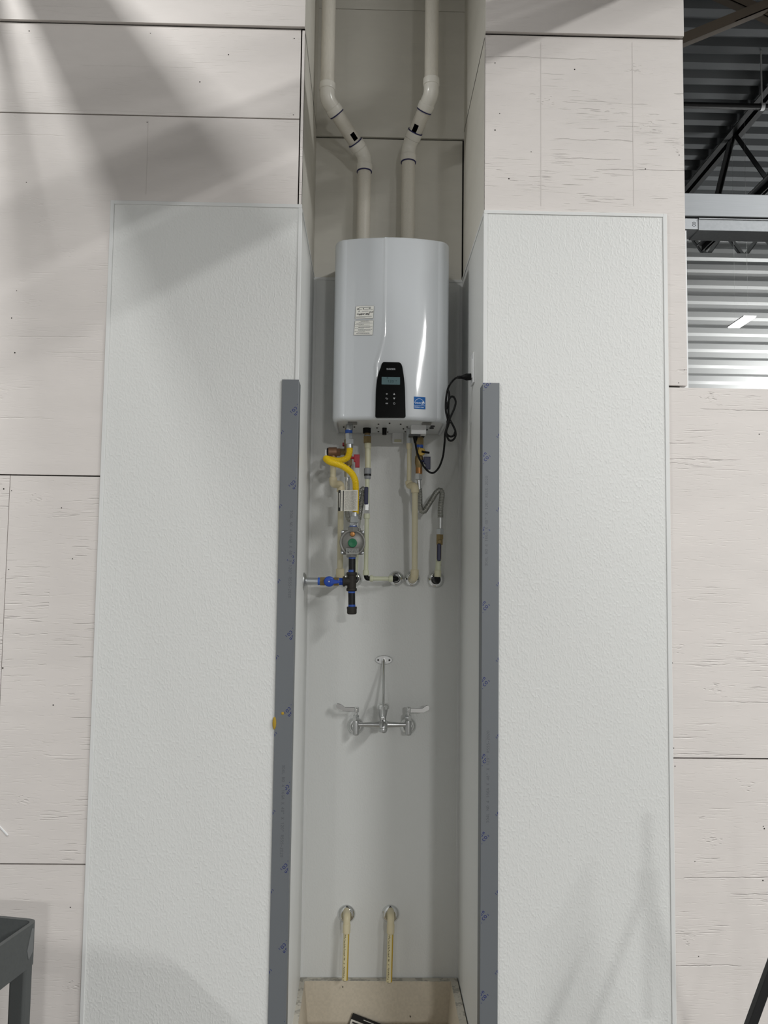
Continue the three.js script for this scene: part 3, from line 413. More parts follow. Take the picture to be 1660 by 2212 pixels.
{ // gas shut-off valve and the stub out of the side wall
  const q = (x, y, dz = 0) => at(x, y, ZG + dz), y0 = q(711, 1256).y, h = (x, dz = 0) => q(x, 1256, dz).setY(y0);
  const o = thing('gas_valve', 'brass gas shut-off valve with a round blue handle, left of the black iron tee', 'valve', h(711));
  part('valve_body', [hex(h(692), h(703), 0.0172), hex(h(722), h(733), 0.0172), cyl(h(702), h(723), 0.0145), cyl(h(711), h(711, 0.024), 0.009)], mat.brass, o); part('thread_seal', cyl(h(732), h(742.5), 0.0138), mat.blue, o, 'blue thread seal'); part('seal_collar', cyl(h(730.5), h(733), 0.0148), mat.white, o);
  const c = h(711.5, 0.026), u = q(733, 1257, 0.026); const kx = 0.0192;
  const hd = part('handle', [turned(V(c.x, c.y, c.z - 0.004), V(c.x, c.y, 1), [[0, kx * 0.9], [0, kx], [0.009, kx], [0.0115, kx * 0.85], [0.0125, kx * 0.3], [0.0125, 0]], 36), extrude([[0.005, -0.0085], [0.02, -0.006], [u.x - c.x, -0.0045], [u.x - c.x + 0.002, 0], [u.x - c.x, 0.0035], [0.02, 0.005], [0.005, 0.0085]], 0.008, 0.0015).translate(c.x, c.y, c.z)], mat.blue, o); part('screw', cyl(V(c.x, c.y, c.z + 0.007), V(c.x, c.y, c.z + 0.0095), 0.0025), mat.zinc, hd);
  const s = thing('gas_stub_pipe', 'short galvanized gas pipe with a steel flange coming out of the left alcove wall', 'pipe', V(-W2 + 0.003, y0, ZG));
  part('pipe', cyl(V(-W2 + 0.003, y0, ZG), h(693), 0.0133), mat.zinc, s); part('thread_seal', cyl(h(687), h(691.5), 0.0142), mat.tape, s, 'blue thread seal'); part('flange', turned(V(-W2 + 0.003, y0, ZG), V(0, y0, ZG), escProf(0.032).map(([t, r]) => [t * 0.7, r]), 36), mat.steel, s);
}
// ---------- hot isolation valve, relief valve ----------
{
  const z = -0.5, q = (x, y, dz = 0) => at(x, y, z + dz), o = thing('hot_valve', 'brass isolation valve with a red handle, half hidden behind the yellow hose', 'valve', q(753, 990));
  part('valve_body', [hex(q(752, 950).setY(yU), q(752, 950), 0.013), cyl(q(752, 950), q(752, 985), 0.014), hex(q(753, 984), q(753, 1006), 0.0165), cyl(q(753, 1004), q(752, 1014), 0.012), hex(q(735, 976), q(744, 976), 0.0135), cyl(q(743, 976), q(752, 976), 0.011)], mat.brass, o);
  const a = q(766, 983, 0.01), b = q(776, 1009, 0.01), m = q(769, 997, 0.01);
  part('handle', [extrude([[a.x, m.y], [a.x, a.y], [b.x, a.y], [b.x, b.y], [m.x, b.y], [m.x, m.y]].reverse(), 0.009, 0.002).translate(0, 0, z + 0.006), cyl(q(757, 988, 0.01), q(767, 990, 0.01), 0.005)], mat.red, o, 'red plastic handle');
  const d = q(742, 959); part('drain_handle', [rbox(d.x - 0.003, d.x + 0.003, d.y - 0.009, d.y + 0.005, z - 0.006, z + 0.004, 0.001), rbox(d.x - 0.003, d.x + 0.009, d.y - 0.009, d.y - 0.004, z - 0.006, z + 0.004, 0.001)], mat.red, o, 'small red drain handle');
  const r = thing('relief_valve', 'bronze pressure relief valve with a white tag, left of the yellow gas hose', 'valve', q(718, 978));
  part('valve_body', [cyl(q(711, 977), q(728, 977), 0.0195), hex(q(726, 977), q(736, 977), 0.0162), turned(q(713, 977), q(704, 977), [[0, 0.0195], [0.006, 0.018], [0.009, 0.013], [0.009, 0]])], mat.bronze, r); part('outlet', cyl(q(720.5, 980), q(720.5, 994), 0.0135), mat.bronze, r); part('seal_disc', turned(q(711, 977), q(705, 977), [[0, 0.0165], [0.004, 0.0185], [0.008, 0.014], [0.0095, 0]]), mat.rubber, r);
  const t0 = q(702, 970, 0.03), t1 = q(706, 990, 0.03); part('tag', new THREE.BoxGeometry(t1.x - t0.x, t0.y - t1.y, 0.0008).rotateY(0.4).translate((t0.x + t1.x) / 2, (t0.y + t1.y) / 2, z + 0.012), mat.white, r, 'white tag');
}
{ // hot corrugated connector looping behind the tag
  const z = -0.5, q = (x, y, zz = z) => at(x, y, zz), o = thing('flexible_connector', 'corrugated steel water connector looping behind the paper tag of the yellow hose', 'hose', q(751, 1030));
  part('end_tube', [cyl(q(752, 1012), q(751, 1020), 0.0135), hex(q(750.5, 1018), q(750.5, 1031), 0.0125), cyl(q(751, 1028), q(751.5, 1062), 0.0085)], mat.chrome, o);
  part('hose', corrugated([q(751.5, 1060), q(750, 1085), q(751, 1112), q(757, 1124), q(765, 1114), q(772, 1092), q(779, 1064), q(784, 1056), q(786, 1063), q(783, 1082), q(779, 1102), q(776, 1122)], 0.0088, 0.006, 0.0011), mat.flex, o);
  part('end_tube', cyl(q(776, 1120), q(773, 1150), 0.0078), mat.chrome, o); part('pipe', cyl(q(773, 1148, -0.51), q(768, 1245, -0.54), 0.0085), mat.tube, o); const w = at(766, 1251, ZW); part('elbow', pipe([q(768, 1238, -0.54), q(767, 1250, -0.55), V(w.x, w.y, ZW + 0.004)], 0.0095, 0.012), mat.rubber, o); escutcheon(w, 0.031, o);
}
{ // cold isolation valve, right
  const z = -0.5, q = (x, y, dz = 0) => at(x, y, z + dz), o = thing('cold_valve', 'brass isolation valve with a dark blue handle and a round yellow drain cap', 'valve', q(906, 990));
  part('valve_body', [hex(q(907, 945), q(907, 962), 0.0165), cyl(q(907, 945).setY(yU), q(907, 945), 0.012), cyl(q(906, 960), q(906, 985), 0.0125), turned(q(906, 984), q(905.5, 1012), [[0, 0.011], [0.003, 0.015], [0.012, 0.0165], [0.03, 0.0165], [0.04, 0.014], [0.05, 0.0125]])], mat.brass, o);
  part('thread_seal', cyl(q(907, 961), q(906.5, 967.5), 0.0145), mat.tape, o, 'blue thread seal'); part('collar', cyl(q(905.5, 1010), q(905.5, 1025), 0.0128), mat.copper, o, 'copper collar');
  const c = q(911.5, 975.5, 0.02); part('drain_cap', turned(V(c.x, c.y, c.z - 0.01), V(c.x, c.y, 1), [[0, 0.0145], [0.008, 0.0145], [0.011, 0.0115], [0.011, 0.006], [0.013, 0.005], [0.013, 0]], 28), mat.yellowCap, o, 'yellow round cap');
  part('cap_strap', pipe([V(c.x, c.y, c.z + 0.003), q(918, 977, 0.026), q(928, 978, 0.022)], 0.0042, 0.004, 10), mat.rubber, o, 'black rubber strap');
  const a = q(917, 988, 0.01), b = q(929, 1013, 0.01), m = q(921, 1002, 0.01); part('handle', [extrude([[a.x, m.y], [a.x, a.y], [b.x, a.y], [b.x, b.y], [m.x, b.y], [m.x, m.y]].reverse(), 0.009, 0.002).translate(0, 0, z + 0.006), cyl(q(908, 995, 0.01), q(919, 996, 0.01), 0.005)], mat.navy, o, 'dark blue handle');
  const d = thing('drain_elbow', 'black plastic drain elbow beside the white junction box under the heater', 'pipe fitting', q(914, 938)); part('elbow', pipe([q(915, 930).setY(yU), q(915, 936), q(910, 945), q(906, 946)], 0.0105, 0.012), mat.rubber, d); part('collar', socket(q(915, 924), q(915, 932), 0.0125), mat.rubber, d);
}
{ // cold corrugated connector to the lever valve at the wall
  const z = -0.52, q = (x, y, zz = z) => at(x, y, zz), o = thing('flexible_connector', 'corrugated steel water connector in an open S shape, right of the cream pipes', 'hose', q(930, 1090));
  part('end_nut', hex(q(905, 1023, -0.5), q(905, 1037, -0.5), 0.0145), mat.zinc, o); part('end_tube', cyl(q(905, 1035, -0.5), q(906, 1058, -0.5), 0.0078), mat.steel, o);
  part('hose', corrugated([q(906, 1056, -0.5), q(907, 1072, -0.51), q(907.5, 1090), q(911, 1103), q(917, 1104), q(924, 1094), q(934, 1078), q(943, 1064), q(951, 1059), q(955.5, 1066), q(954, 1080), q(952, 1098), q(952, 1118)], 0.0105, 0.0062, 0.0011), mat.flex, o);
  part('end_tube', cyl(q(952, 1116), q(951.5, 1144), 0.0085), mat.steel, o); part('end_nut', hex(q(951, 1142), q(951, 1155), 0.0155), mat.zinc, o);
  const v = thing('lever_valve', 'small brass lever valve with a dark navy grip above the far right chrome wall plate', 'valve', q(950, 1165)); part('valve_body', [hex(q(950.5, 1154), q(950.5, 1165), 0.0145), hex(q(950, 1164), q(950, 1177), 0.0135), cyl(q(950, 1168), q(950, 1170, z + 0.026), 0.006), cyl(q(949, 1176), q(948.5, 1222), 0.009)], mat.brass, v);
  const l = q(949.5, 1172, z + 0.028), l2 = q(948.7, 1212, z + 0.028); part('lever_grip', rbox(l.x - 0.0078, l.x + 0.006, l2.y, l.y - 0.004, l.z - 0.002, l.z + 0.006, 0.0035, 4), mat.navy, v, 'dark navy grip');
  const s = thing('wall_stub_pipe', 'pale plastic stub with a black elbow in the far right chrome wall plate', 'pipe', q(946, 1240)); part('pipe', cyl(q(948, 1208), q(946.5, 1236), 0.0108), mat.tube, s); part('coupling', socket(q(946.5, 1231), q(946, 1247), 0.0132), mat.cpvcClear, s);
  const w = at(942, 1252, ZW); part('elbow', pipe([q(946, 1244), q(945.5, 1254), V(w.x, w.y, ZW + 0.004)], 0.0118, 0.01), mat.rubber, s, 'black elbow'); escutcheon(w, 0.034, s);
}
// ---------- power cord and outlet ----------
{
  const a = atX(1027, 766, W2 - 0.003), b = atX(1019.5, 831, W2 - 0.003), c = atX(1023, 798, W2 - 0.003), o = thing('wall_outlet', 'white wall outlet plate on the right alcove side wall above the corner guard', 'outlet', c.clone()); void a; void b;
  const hy = (Yp(1022, 765, c.z) - Yp(1022, 830, c.z)) / 2; part('cover_plate', rbox(W2 - 0.0085, W2 - 0.0026, c.y - hy, c.y + hy, c.z - 0.036, c.z + 0.036, 0.002), mat.white, o); part('receptacle', rbox(W2 - 0.011, W2 - 0.007, c.y - hy * 0.62, c.y + hy * 0.62, c.z - 0.017, c.z + 0.017, 0.0015), mat.trim, o);
  const k = thing('power_cord', 'black power cord from the wall outlet, gathered in loops beside the heater', 'cord', at(970, 900, -0.27));
  const p1 = at(1019, 814, c.z), pe = V(W2 - 0.0112, p1.y, c.z), pb = at(1004, 814.5, c.z); part('plug', [turned(pe, pb, [[0, 0], [0, 0.0125], [0.018, 0.0125], [0.026, 0.009], [0.036, 0.0055], [0.05, 0.005], [0.05, 0]], 20)], mat.rubber, k);
  const S = (pts, r = 0.0037) => sweep(spline(pts.map((q) => at(...q)), 0.5), () => r, pts.length * 10, 12);
  part('cord', S([[1002, 814.5, c.z], [992, 814, c.z + 0.01], [981, 820, c.z + 0.03], [971, 833, -0.27], [966, 848, -0.262], [963.5, 870, -0.255], [964, 890, -0.252], [968, 908, -0.25], [966, 922, -0.255], [962, 938, -0.262], [961, 955, -0.29], [957.5, 985, -0.33], [949, 1009, -0.36], [936, 1021.5, -0.37], [922, 1015, -0.38], [908, 994, -0.39], [900, 970, -0.4], [897, 945, -0.41]]), mat.rubber, k);
  part('cord_loop', S([[965, 884, -0.25], [968, 870, -0.245], [974, 857.5, -0.243], [981, 858, -0.243], [985, 868, -0.243], [982, 882, -0.243], [975, 898, -0.243], [970, 910, -0.24], [966, 925, -0.24], [964.5, 936, -0.24], [970, 950, -0.24], [978, 951, -0.24], [984.5, 942, -0.243], [984, 930, -0.243], [977, 915, -0.243], [970, 903, -0.243]]), mat.rubber, k);
  part('cord_loop', S([[968, 842, -0.262], [971, 852, -0.256], [969.5, 872, -0.252], [969, 890, -0.25], [971, 906, -0.25], [969, 918, -0.246], [965, 930, -0.248], [966, 938, -0.248], [974, 943, -0.247], [981, 940, -0.247], [984, 932, -0.247]]), mat.rubber, k);
  part('cord_tie', pipe([at(965, 912, -0.245), at(975, 911, -0.245)], 0.006, 0.002, 10), mat.black, k); part('cord_grip', turned(at(898, 941, -0.435), at(897, 960, -0.412), [[0, 0.0095], [0.014, 0.0085], [0.035, 0.0048]], 16), mat.rubber, k);
}
// ---------- service faucet ----------
{
  const z = -0.55, q = (x, y, zz = z) => at(x, y, zz), o = thing('service_faucet', 'chrome wall-mounted service faucet with two lever handles, a brace rod and a hose spout', 'faucet', q(828, 1566));
  const col = mat.steel;
  for (const [x, dx] of [[768.5, -1], [881.5, 1]]) {
    const w = at(x, 1568, ZW); part('escutcheon', turned(V(w.x, w.y, ZW), V(w.x, w.y, 1), escProf(0.033), 40), mat.chrome, o); part('inlet_arm', cyl(V(w.x, w.y, ZW), q(x + 1, 1568), 0.0135), col, o);
    part('valve_column', turned(q(x + 1, 1588), q(x + 1, 1540), [[0, 0], [0, 0.009], [0.003, 0.0115], [0.004, 0.0115], [0.005, 0.0125], [0.05, 0.0125], [0.052, 0.0105], [0.062, 0.0105]], 28), col, o); part('bonnet', hex(q(x + 1, 1557), q(x + 1, 1544), 0.0135), mat.chrome, o); part('stem', cyl(q(x + 1, 1545), q(x + 1.5, 1528), 0.0062), mat.chrome, o);
    const hb = q(x + 2, 1533), P = dx < 0 ? [[770, 1528.5], [746, 1528], [737, 1521.5], [729, 1519.5], [726.5, 1524], [728, 1529], [742, 1535.5], [770, 1536]] : [[885, 1530], [912, 1530.5], [920, 1525], [925, 1523.5], [928, 1527], [927, 1533], [915, 1539], [885, 1538.5]];
    const hd = part('handle', [turned(q(x + 2, 1539), q(x + 2, 1526), [[0, 0.007], [0.003, 0.0088], [0.018, 0.0088], [0.021, 0.007], [0.021, 0]], 24), extrude(P.map(([a, b]) => { const t = q(a, b); return [t.x, t.y]; }).reverse(), 0.006, 0.0015).translate(0, 0, z - 0.003)], mat.chrome, o); void hd; void hb;
  }
  const c = q(828.5, 1563); part('bridge', [turned(q(770, 1565), q(829, 1565), [[0, 0.008], [0.03, 0.0078], [0.07, 0.0105], [0.104, 0.0155]], 24), turned(q(881, 1565.5), q(828, 1565), [[0, 0.008], [0.03, 0.0078], [0.065, 0.0105], [0.096, 0.0155]], 24)], col, o);
  const tip = at(828, 1569, z + 0.12); part('spout', [cyl(V(c.x, c.y, z - 0.016), V(c.x, c.y, z + 0.02), 0.016), sweep(spline([V(c.x, c.y, z), V(c.x, c.y + 0.004, z + 0.05), V(c.x, c.y - 0.004, z + 0.1), V(tip.x, tip.y + 0.006, z + 0.12), V(tip.x, tip.y - 0.008, z + 0.122)], 0.5), (t) => 0.015 - 0.0025 * t, 30, 20)], col, o); part('hose_thread', turned(V(tip.x, tip.y - 0.006, z + 0.122), V(tip.x, tip.y - 1, z + 0.122), [[0, 0.0118], [0, 0.0132], [0.004, 0.0128], [0.006, 0.0135], [0.01, 0.0128], [0.014, 0.0132], [0.014, 0.01]], 24), mat.steel, o);
  part('vacuum_breaker', [turned(q(827, 1563), q(828, 1519), [[0, 0.009], [0.03, 0.0145], [0.052, 0.0185], [0.056, 0.019]], 28)], col, o); part('breaker_cap', turned(q(828, 1530.5), q(828, 1516), [[0, 0.02], [0, 0.0242], [0.011, 0.0242], [0.019, 0.02], [0.021, 0.013], [0.021, 0]], 28), mat.chrome, o);
  const hk = V(tip.x, at(828, 1545, z + 0.11).y, z + 0.1); part('brace_rod', [pipe([at(829, 1425, ZW + 0.012), hk, hk.clone().add(V(0, -0.018, 0.006))], 0.0055, 0.01, 14), rbox(hk.x - 0.007, hk.x + 0.007, hk.y - 0.03, hk.y - 0.006, hk.z - 0.004, hk.z + 0.008, 0.002)], mat.chrome, o);
  const w = at(829.5, 1425.5, ZW); const oval = new THREE.Shape(); oval.absellipse(0, 0, 0.032, 0.0155, 0, Math.PI * 2); const pl = part('brace_plate', new THREE.ExtrudeGeometry(oval, { depth: 0.003, bevelEnabled: true, bevelThickness: 0.002, bevelSize: 0.002, bevelSegments: 2, curveSegments: 32 }).translate(w.x, w.y, ZW + 0.001), mat.steel, o); for (const d of [-0.022, 0.022]) part('screw', cyl(V(w.x + d, w.y, ZW + 0.005), V(w.x + d, w.y, ZW + 0.0075), 0.0042, 0.0032, 14), mat.iron, pl);
  part('rod_collar', cyl(V(w.x, w.y, ZW + 0.004), V(w.x, w.y, ZW + 0.016), 0.008), mat.chrome, o);
}
// ---------- stub pipes over the sink ----------
const [yc, yx] = canvas(64, 1024, '#e0d6ae'); yx.save(); yx.fillStyle = '#c9a52c'; yx.fillRect(38, 0, 12, 1024); yx.fillStyle = '#6b6040'; for (let q = 10; q < 1010;) { const l = 10 + rnd() * 36; yx.fillRect(24 + rnd() * 3, q, 4, l * 0.35); q += l * 0.35 + 5 + rnd() * (rnd() < 0.1 ? 60 : 6); } yx.restore();
for (const [ex, ey, bx, by, label] of [[749, 1974, 744.5, 2113, 'left of the two cream stub pipes dropping from chrome plates to the sink'], [844, 1974, 843.5, 2117, 'right of the two cream stub pipes dropping from chrome plates to the sink']]) {
  const z = -0.555, w = at(ex, ey, ZW), t = at(ex + 0.8, ey + 14, z), b = at(bx, by, z), o = thing('stub_pipe', label, 'pipe', b.clone(), 'stub pipes over the sink');
  b.x = t.x - 0.004; b.z = z + 0.012; escutcheon(w, 0.0345, o);
  part('elbow', [pipe([V(w.x, t.y + 0.012, ZW + 0.003), V(t.x, t.y + 0.012, z), t.clone().lerp(b, 0.16)], 0.0132, 0.014), socket(t.clone().lerp(b, 0.06), t.clone().lerp(b, 0.22), 0.0146)], mat.cpvcFit, o);
  const g = new THREE.CylinderGeometry(0.0112, 0.0112, t.distanceTo(b) * 0.82, 24, 1, false, -Math.PI); part('pipe', along(g, b, t.clone().lerp(b, 0.18)), M('#ffffff', 0.4, 0, { map: tex(yc, 1, 1, true) }), o, 'cream pipe with a yellow stripe and print'); part('pipe_end', cyl(b, b.clone().add(V(0, -0.002, 0)), 0.0085), mat.grime, o);
}
// ---------- mop sink ----------
{
  const yR = Yp(818, 2113, -D + 0.01), x0 = at(646, 2113, -D + 0.01).x - 0.002, x1 = at(988, 2113, -D + 0.01).x, z0 = -D + 0.006, z1 = -0.004, t = 0.026, th = 0.03, yb = 0.045;
  const o = thing('mop_sink', 'off-white square mop sink with a stained rim on the alcove floor', 'sink', V(0, 0, -0.31));
  const wall = (pts, h0, h1) => extrude(pts, h1 - h0, 0).rotateX(-Math.PI / 2).translate(0, h0, 0);
  const inner = (s) => [[x0 + t + s, -(z0 + t + s)], [x1 - t - s, -(z0 + t + s)], [x1 - t - s, -(z1 - t - s)], [x0 + t + s, -(z1 - t - s)]];
  const ringGeo = (y0, y1) => { const s = new THREE.Shape([[x0, -z0], [x1, -z0], [x1, -z1], [x0, -z1]].map((p) => new THREE.Vector2(...p))); s.holes.push(new THREE.Path(inner(0).map((p) => new THREE.Vector2(...p)))); return uvMetres(new THREE.ExtrudeGeometry(s, { depth: y1 - y0, bevelEnabled: false }).rotateX(-Math.PI / 2).translate(0, y0, 0)); };
  part('rim', ringGeo(yR - 0.012, yR), mat.basinRim, o, 'scuffed rim stained with dark grime'); part('apron', ringGeo(0.001, yR - 0.012), mat.basin, o); void wall; void th;
  // sloping inner faces
  const P = [], I = [], top = inner(0), bot = inner(0.02); [...top.map(([a, b]) => [a, yR - 0.001, -b]), ...bot.map(([a, b]) => [a, yb, -b])].forEach((p) => P.push(...p)); for (let k = 0; k < 4; k++) { const n = (k + 1) % 4; I.push(k, k + 4, n, n, k + 4, n + 4); } I.push(4, 6, 5, 4, 7, 6); const g = new THREE.BufferGeometry(); g.setAttribute('position', new THREE.Float32BufferAttribute(P, 3)); g.setIndex(I); const gn = g.toNonIndexed(); gn.computeVertexNormals(); uvMetres(gn); part('basin', gn, M('#d2c8b6', 0.45, 0, { map: fineMap, side: THREE.DoubleSide }), o);
  const [c, x] = canvas(512, 384, '#d9d7d0'); x.fillStyle = '#0d0d0e'; x.fillRect(0, 0, 512, 78); x.fillStyle = '#cfcfca'; x.fillRect(150, 30, 130, 10); x.fillRect(290, 28, 190, 20); x.fillStyle = '#2a2a2c'; x.fillRect(30, 100, 250, 22); x.fillRect(30, 140, 170, 46); x.fillRect(330, 110, 150, 14); x.fillStyle = '#8b8a86'; for (let k = 0; k < 9; k++) for (let q = 26; q < 480;) { const l = 10 + rnd() * 50; x.fillRect(q, 204 + k * 19, Math.min(l, 486 - q), 7); q += l + 6; } x.strokeStyle = '#0d0d0e'; x.lineWidth = 12; x.strokeRect(0, 0, 512, 384);
  const zL = z0 + t + 0.022, a = at(763, 2187, zL), b = at(832, 2214, zL), dir = b.clone().sub(a).normalize(), dn = V(dir.y, -dir.x, 0), L = 0.16; const lg = new THREE.BoxGeometry(L, 0.11, 0.0008).rotateX(-0.06); lg.rotateZ(Math.atan2(dir.y, dir.x)); const cc = a.clone().addScaledVector(dir, L / 2).addScaledVector(dn, 0.055); lg.translate(cc.x, cc.y, zL + 0.006); part('product_label', lg, M('#ffffff', 0.5, 0, { map: tex(c, 1, 1, true) }), o, 'black and white printed label stuck inside the basin');
  for (const [px_, py_] of [[741, 2132], [887, 2196], [640, 2190]]) { const p = at(px_, py_, zL); part('grime_fleck', new THREE.SphereGeometry(0.0028, 8, 6).scale(0.7, 1.4, 0.4).translate(p.x, p.y, p.z), mat.grime, o); }
}
// ---------- service cart ----------
{
  const A = at(84, 1986, 0.30), yT = A.y, o = thing('service_cart', 'dark grey plastic utility cart cut off by the left edge of the frame', 'cart', V(A.x, 0, A.z)); const th = -0.2;
  o.rotation.y = 0; // parts are built in world axes, turned about the corner A
  const turn = (g) => g.translate(-A.x, 0, -A.z).rotateY(th - 0.0).translate(A.x, 0, A.z);
  const L = 0.42, Wd = 0.8, hT = 0.112, t = 0.012, x0 = A.x - Wd, x1 = A.x, z0 = A.z, z1 = A.z + L;
  const rr = (x0_, x1_, z0_, z1_, r) => { const s = new THREE.Shape(); s.moveTo(x0_ + r, -z0_); s.lineTo(x1_ - r, -z0_); s.quadraticCurveTo(x1_, -z0_, x1_, -z0_ - r); s.lineTo(x1_, -z1_ + r); s.quadraticCurveTo(x1_, -z1_, x1_ - r, -z1_); s.lineTo(x0_ + r, -z1_); s.quadraticCurveTo(x0_, -z1_, x0_, -z1_ + r); s.lineTo(x0_, -z0_ - r); s.quadraticCurveTo(x0_, -z0_, x0_ + r, -z0_); return s; };
  const tray = (y0, y1) => { const s = rr(x0, x1, z0, z1, 0.03); s.holes.push(rr(x0 + t, x1 - t, z0 + t, z1 - t, 0.022)); const w = new THREE.ExtrudeGeometry(s, { depth: y1 - y0, bevelEnabled: false, curveSegments: 8 }).rotateX(-Math.PI / 2).translate(0, y0, 0); return w; };
  const bed = (y0) => new THREE.ExtrudeGeometry(rr(x0 + t, x1 - t, z0 + t, z1 - t, 0.022), { depth: 0.01, bevelEnabled: false }).rotateX(-Math.PI / 2).translate(0, y0, 0);
  part('top_tray', turn(tray(yT - hT, yT)), mat.cartGrey, o); part('tray_bed', turn(bed(yT - 0.09)), mat.cartDark, o); part('lower_tray', turn(tray(0.16, 0.26)), mat.cartGrey, o); part('tray_bed', turn(bed(0.17)), mat.cartDark, o);
  const leg = (xa, xb, za, zb) => turn(mergeGeometries([rbox(xa, xb, 0.1, yT - hT + 0.004, za, zb, 0.008)].map((g) => (g.index ? g.toNonIndexed() : g))));
  part('leg', leg(x1 - 0.055, x1 - 0.006, z0 + 0.008, z0 + 0.045), mat.cartGrey, o); part('leg', leg(x0 + 0.006, x0 + 0.055, z0 + 0.008, z0 + 0.045), mat.cartGrey, o); part('leg', leg(x1 - 0.055, x1 - 0.006, z1 - 0.045, z1 - 0.008), mat.cartGrey, o); part('leg', leg(x0 + 0.006, x0 + 0.055, z1 - 0.045, z1 - 0.008), mat.cartGrey, o);
  for (const xa of [x0 + 0.04, x1 - 0.04]) for (const za of [z0 + 0.04, z1 - 0.04]) part('caster', turn(cyl(V(xa - 0.012, 0.05, za), V(xa + 0.012, 0.05, za), 0.05)), mat.rubber, o);
  const tp = (x) => { const g = extrude([[-0.03, -0.018], [-0.022, -0.045], [-0.004, -0.03], [-0.002, 0.03], [-0.012, 0.034]], 0.0008, 0).rotateY(Math.PI / 2); return turn(g.translate(x1 + 0.0002, yT - 0.045, z0 + 0.02)); }; part('tape_patch', tp(0), mat.tapeGrey, o, 'grey tape patch at the corner');
}
// ---------- tripod stand, plastic strip ----------
{
  const a = at(1623, 2212, 0.7), b = at(1671, 2080, 0.7), d = b.clone().sub(a), p0 = a.clone().addScaledVector(d, -(a.y - 0.012) / d.y), top = a.clone().addScaledVector(d, (1.0 - a.y) / d.y);
  const o = thing('tripod_stand', 'black tripod stand of which one slanting leg shows at the lower right corner', 'stand', V(top.x, 0, top.z)); const R = top.x - p0.x, leg = (p) => along(new RoundedBoxGeometry(0.021, p.distanceTo(top), 0.021, 2, 0.003), p, top);
  [p0, V(top.x + R * 0.5, 0.012, top.z + R * 0.866), V(top.x + R * 0.5, 0.012, top.z - R * 0.866)].forEach((p) => part('leg', leg(p), mat.black, o));
  part('hub', cyl(V(top.x, 0.95, top.z), V(top.x, 1.03, top.z), 0.03), mat.rubber, o); part('mast', cyl(V(top.x, 0.6, top.z), V(top.x, 1.2, top.z), 0.014), mat.black, o);
  const s0 = at(-8, 1778, 0.001), s1 = at(17, 1805, 0.001), o2 = thing('plastic_strip', 'thin white plastic strip stuck on the painted plywood at the left edge', 'strip', s1.clone()); part('strip', along(new RoundedBoxGeometry(0.005, s0.distanceTo(s1), 0.0025, 2, 0.001), s0, s1), mat.white, o2);
}
// ---------- steel header over the opening ----------
{
  const z = -0.018, y0 = Yp(1570, 418, z), y1 = Yp(1570, 469, z), y2 = Yp(1570, 473, z), y3 = Yp(1570, 496, z), x = xR1 - 0.015, xe = Xp(1510, 480, z);
  const o = thing('header_beam', 'galvanized steel header over the wall opening at the upper right', 'beam', V(x, y3, z));
  part('box_beam', rbox(x, XR - 0.01, y1, y0, -0.11, z, 0.004), mat.header, o); part('track', [box(xe, XR - 0.01, y3 - 0.004, y2, -0.105, z + 0.001), box(xe, XR - 0.01, y2 - 0.003, y2, -0.105, z + 0.004)], mat.header, o);
  const [c, cx] = canvas(256, 192, '#8f9295'); cx.fillStyle = '#22242a'; cx.font = '110px sans-serif'; cx.save(); cx.fillText('8', 170, 140); cx.restore(); cx.fillStyle = '#8d9094'; cx.fillText('L', 90, 140); const lap = new THREE.BoxGeometry(xe - x, y2 - y3, 0.085); for (let i = 0; i < 24; i++) if (i < 16 || i > 19) lap.attributes.uv.setXY(i, 0.02, 0.98); lap.translate((x + xe) / 2, (y2 + y3) / 2, z - 0.045); part('lap_plate', lap, M('#ffffff', 0.4, 0.4, { map: tex(c, 1, 1, true) }), o, 'short end piece marked with a handwritten 8');
}
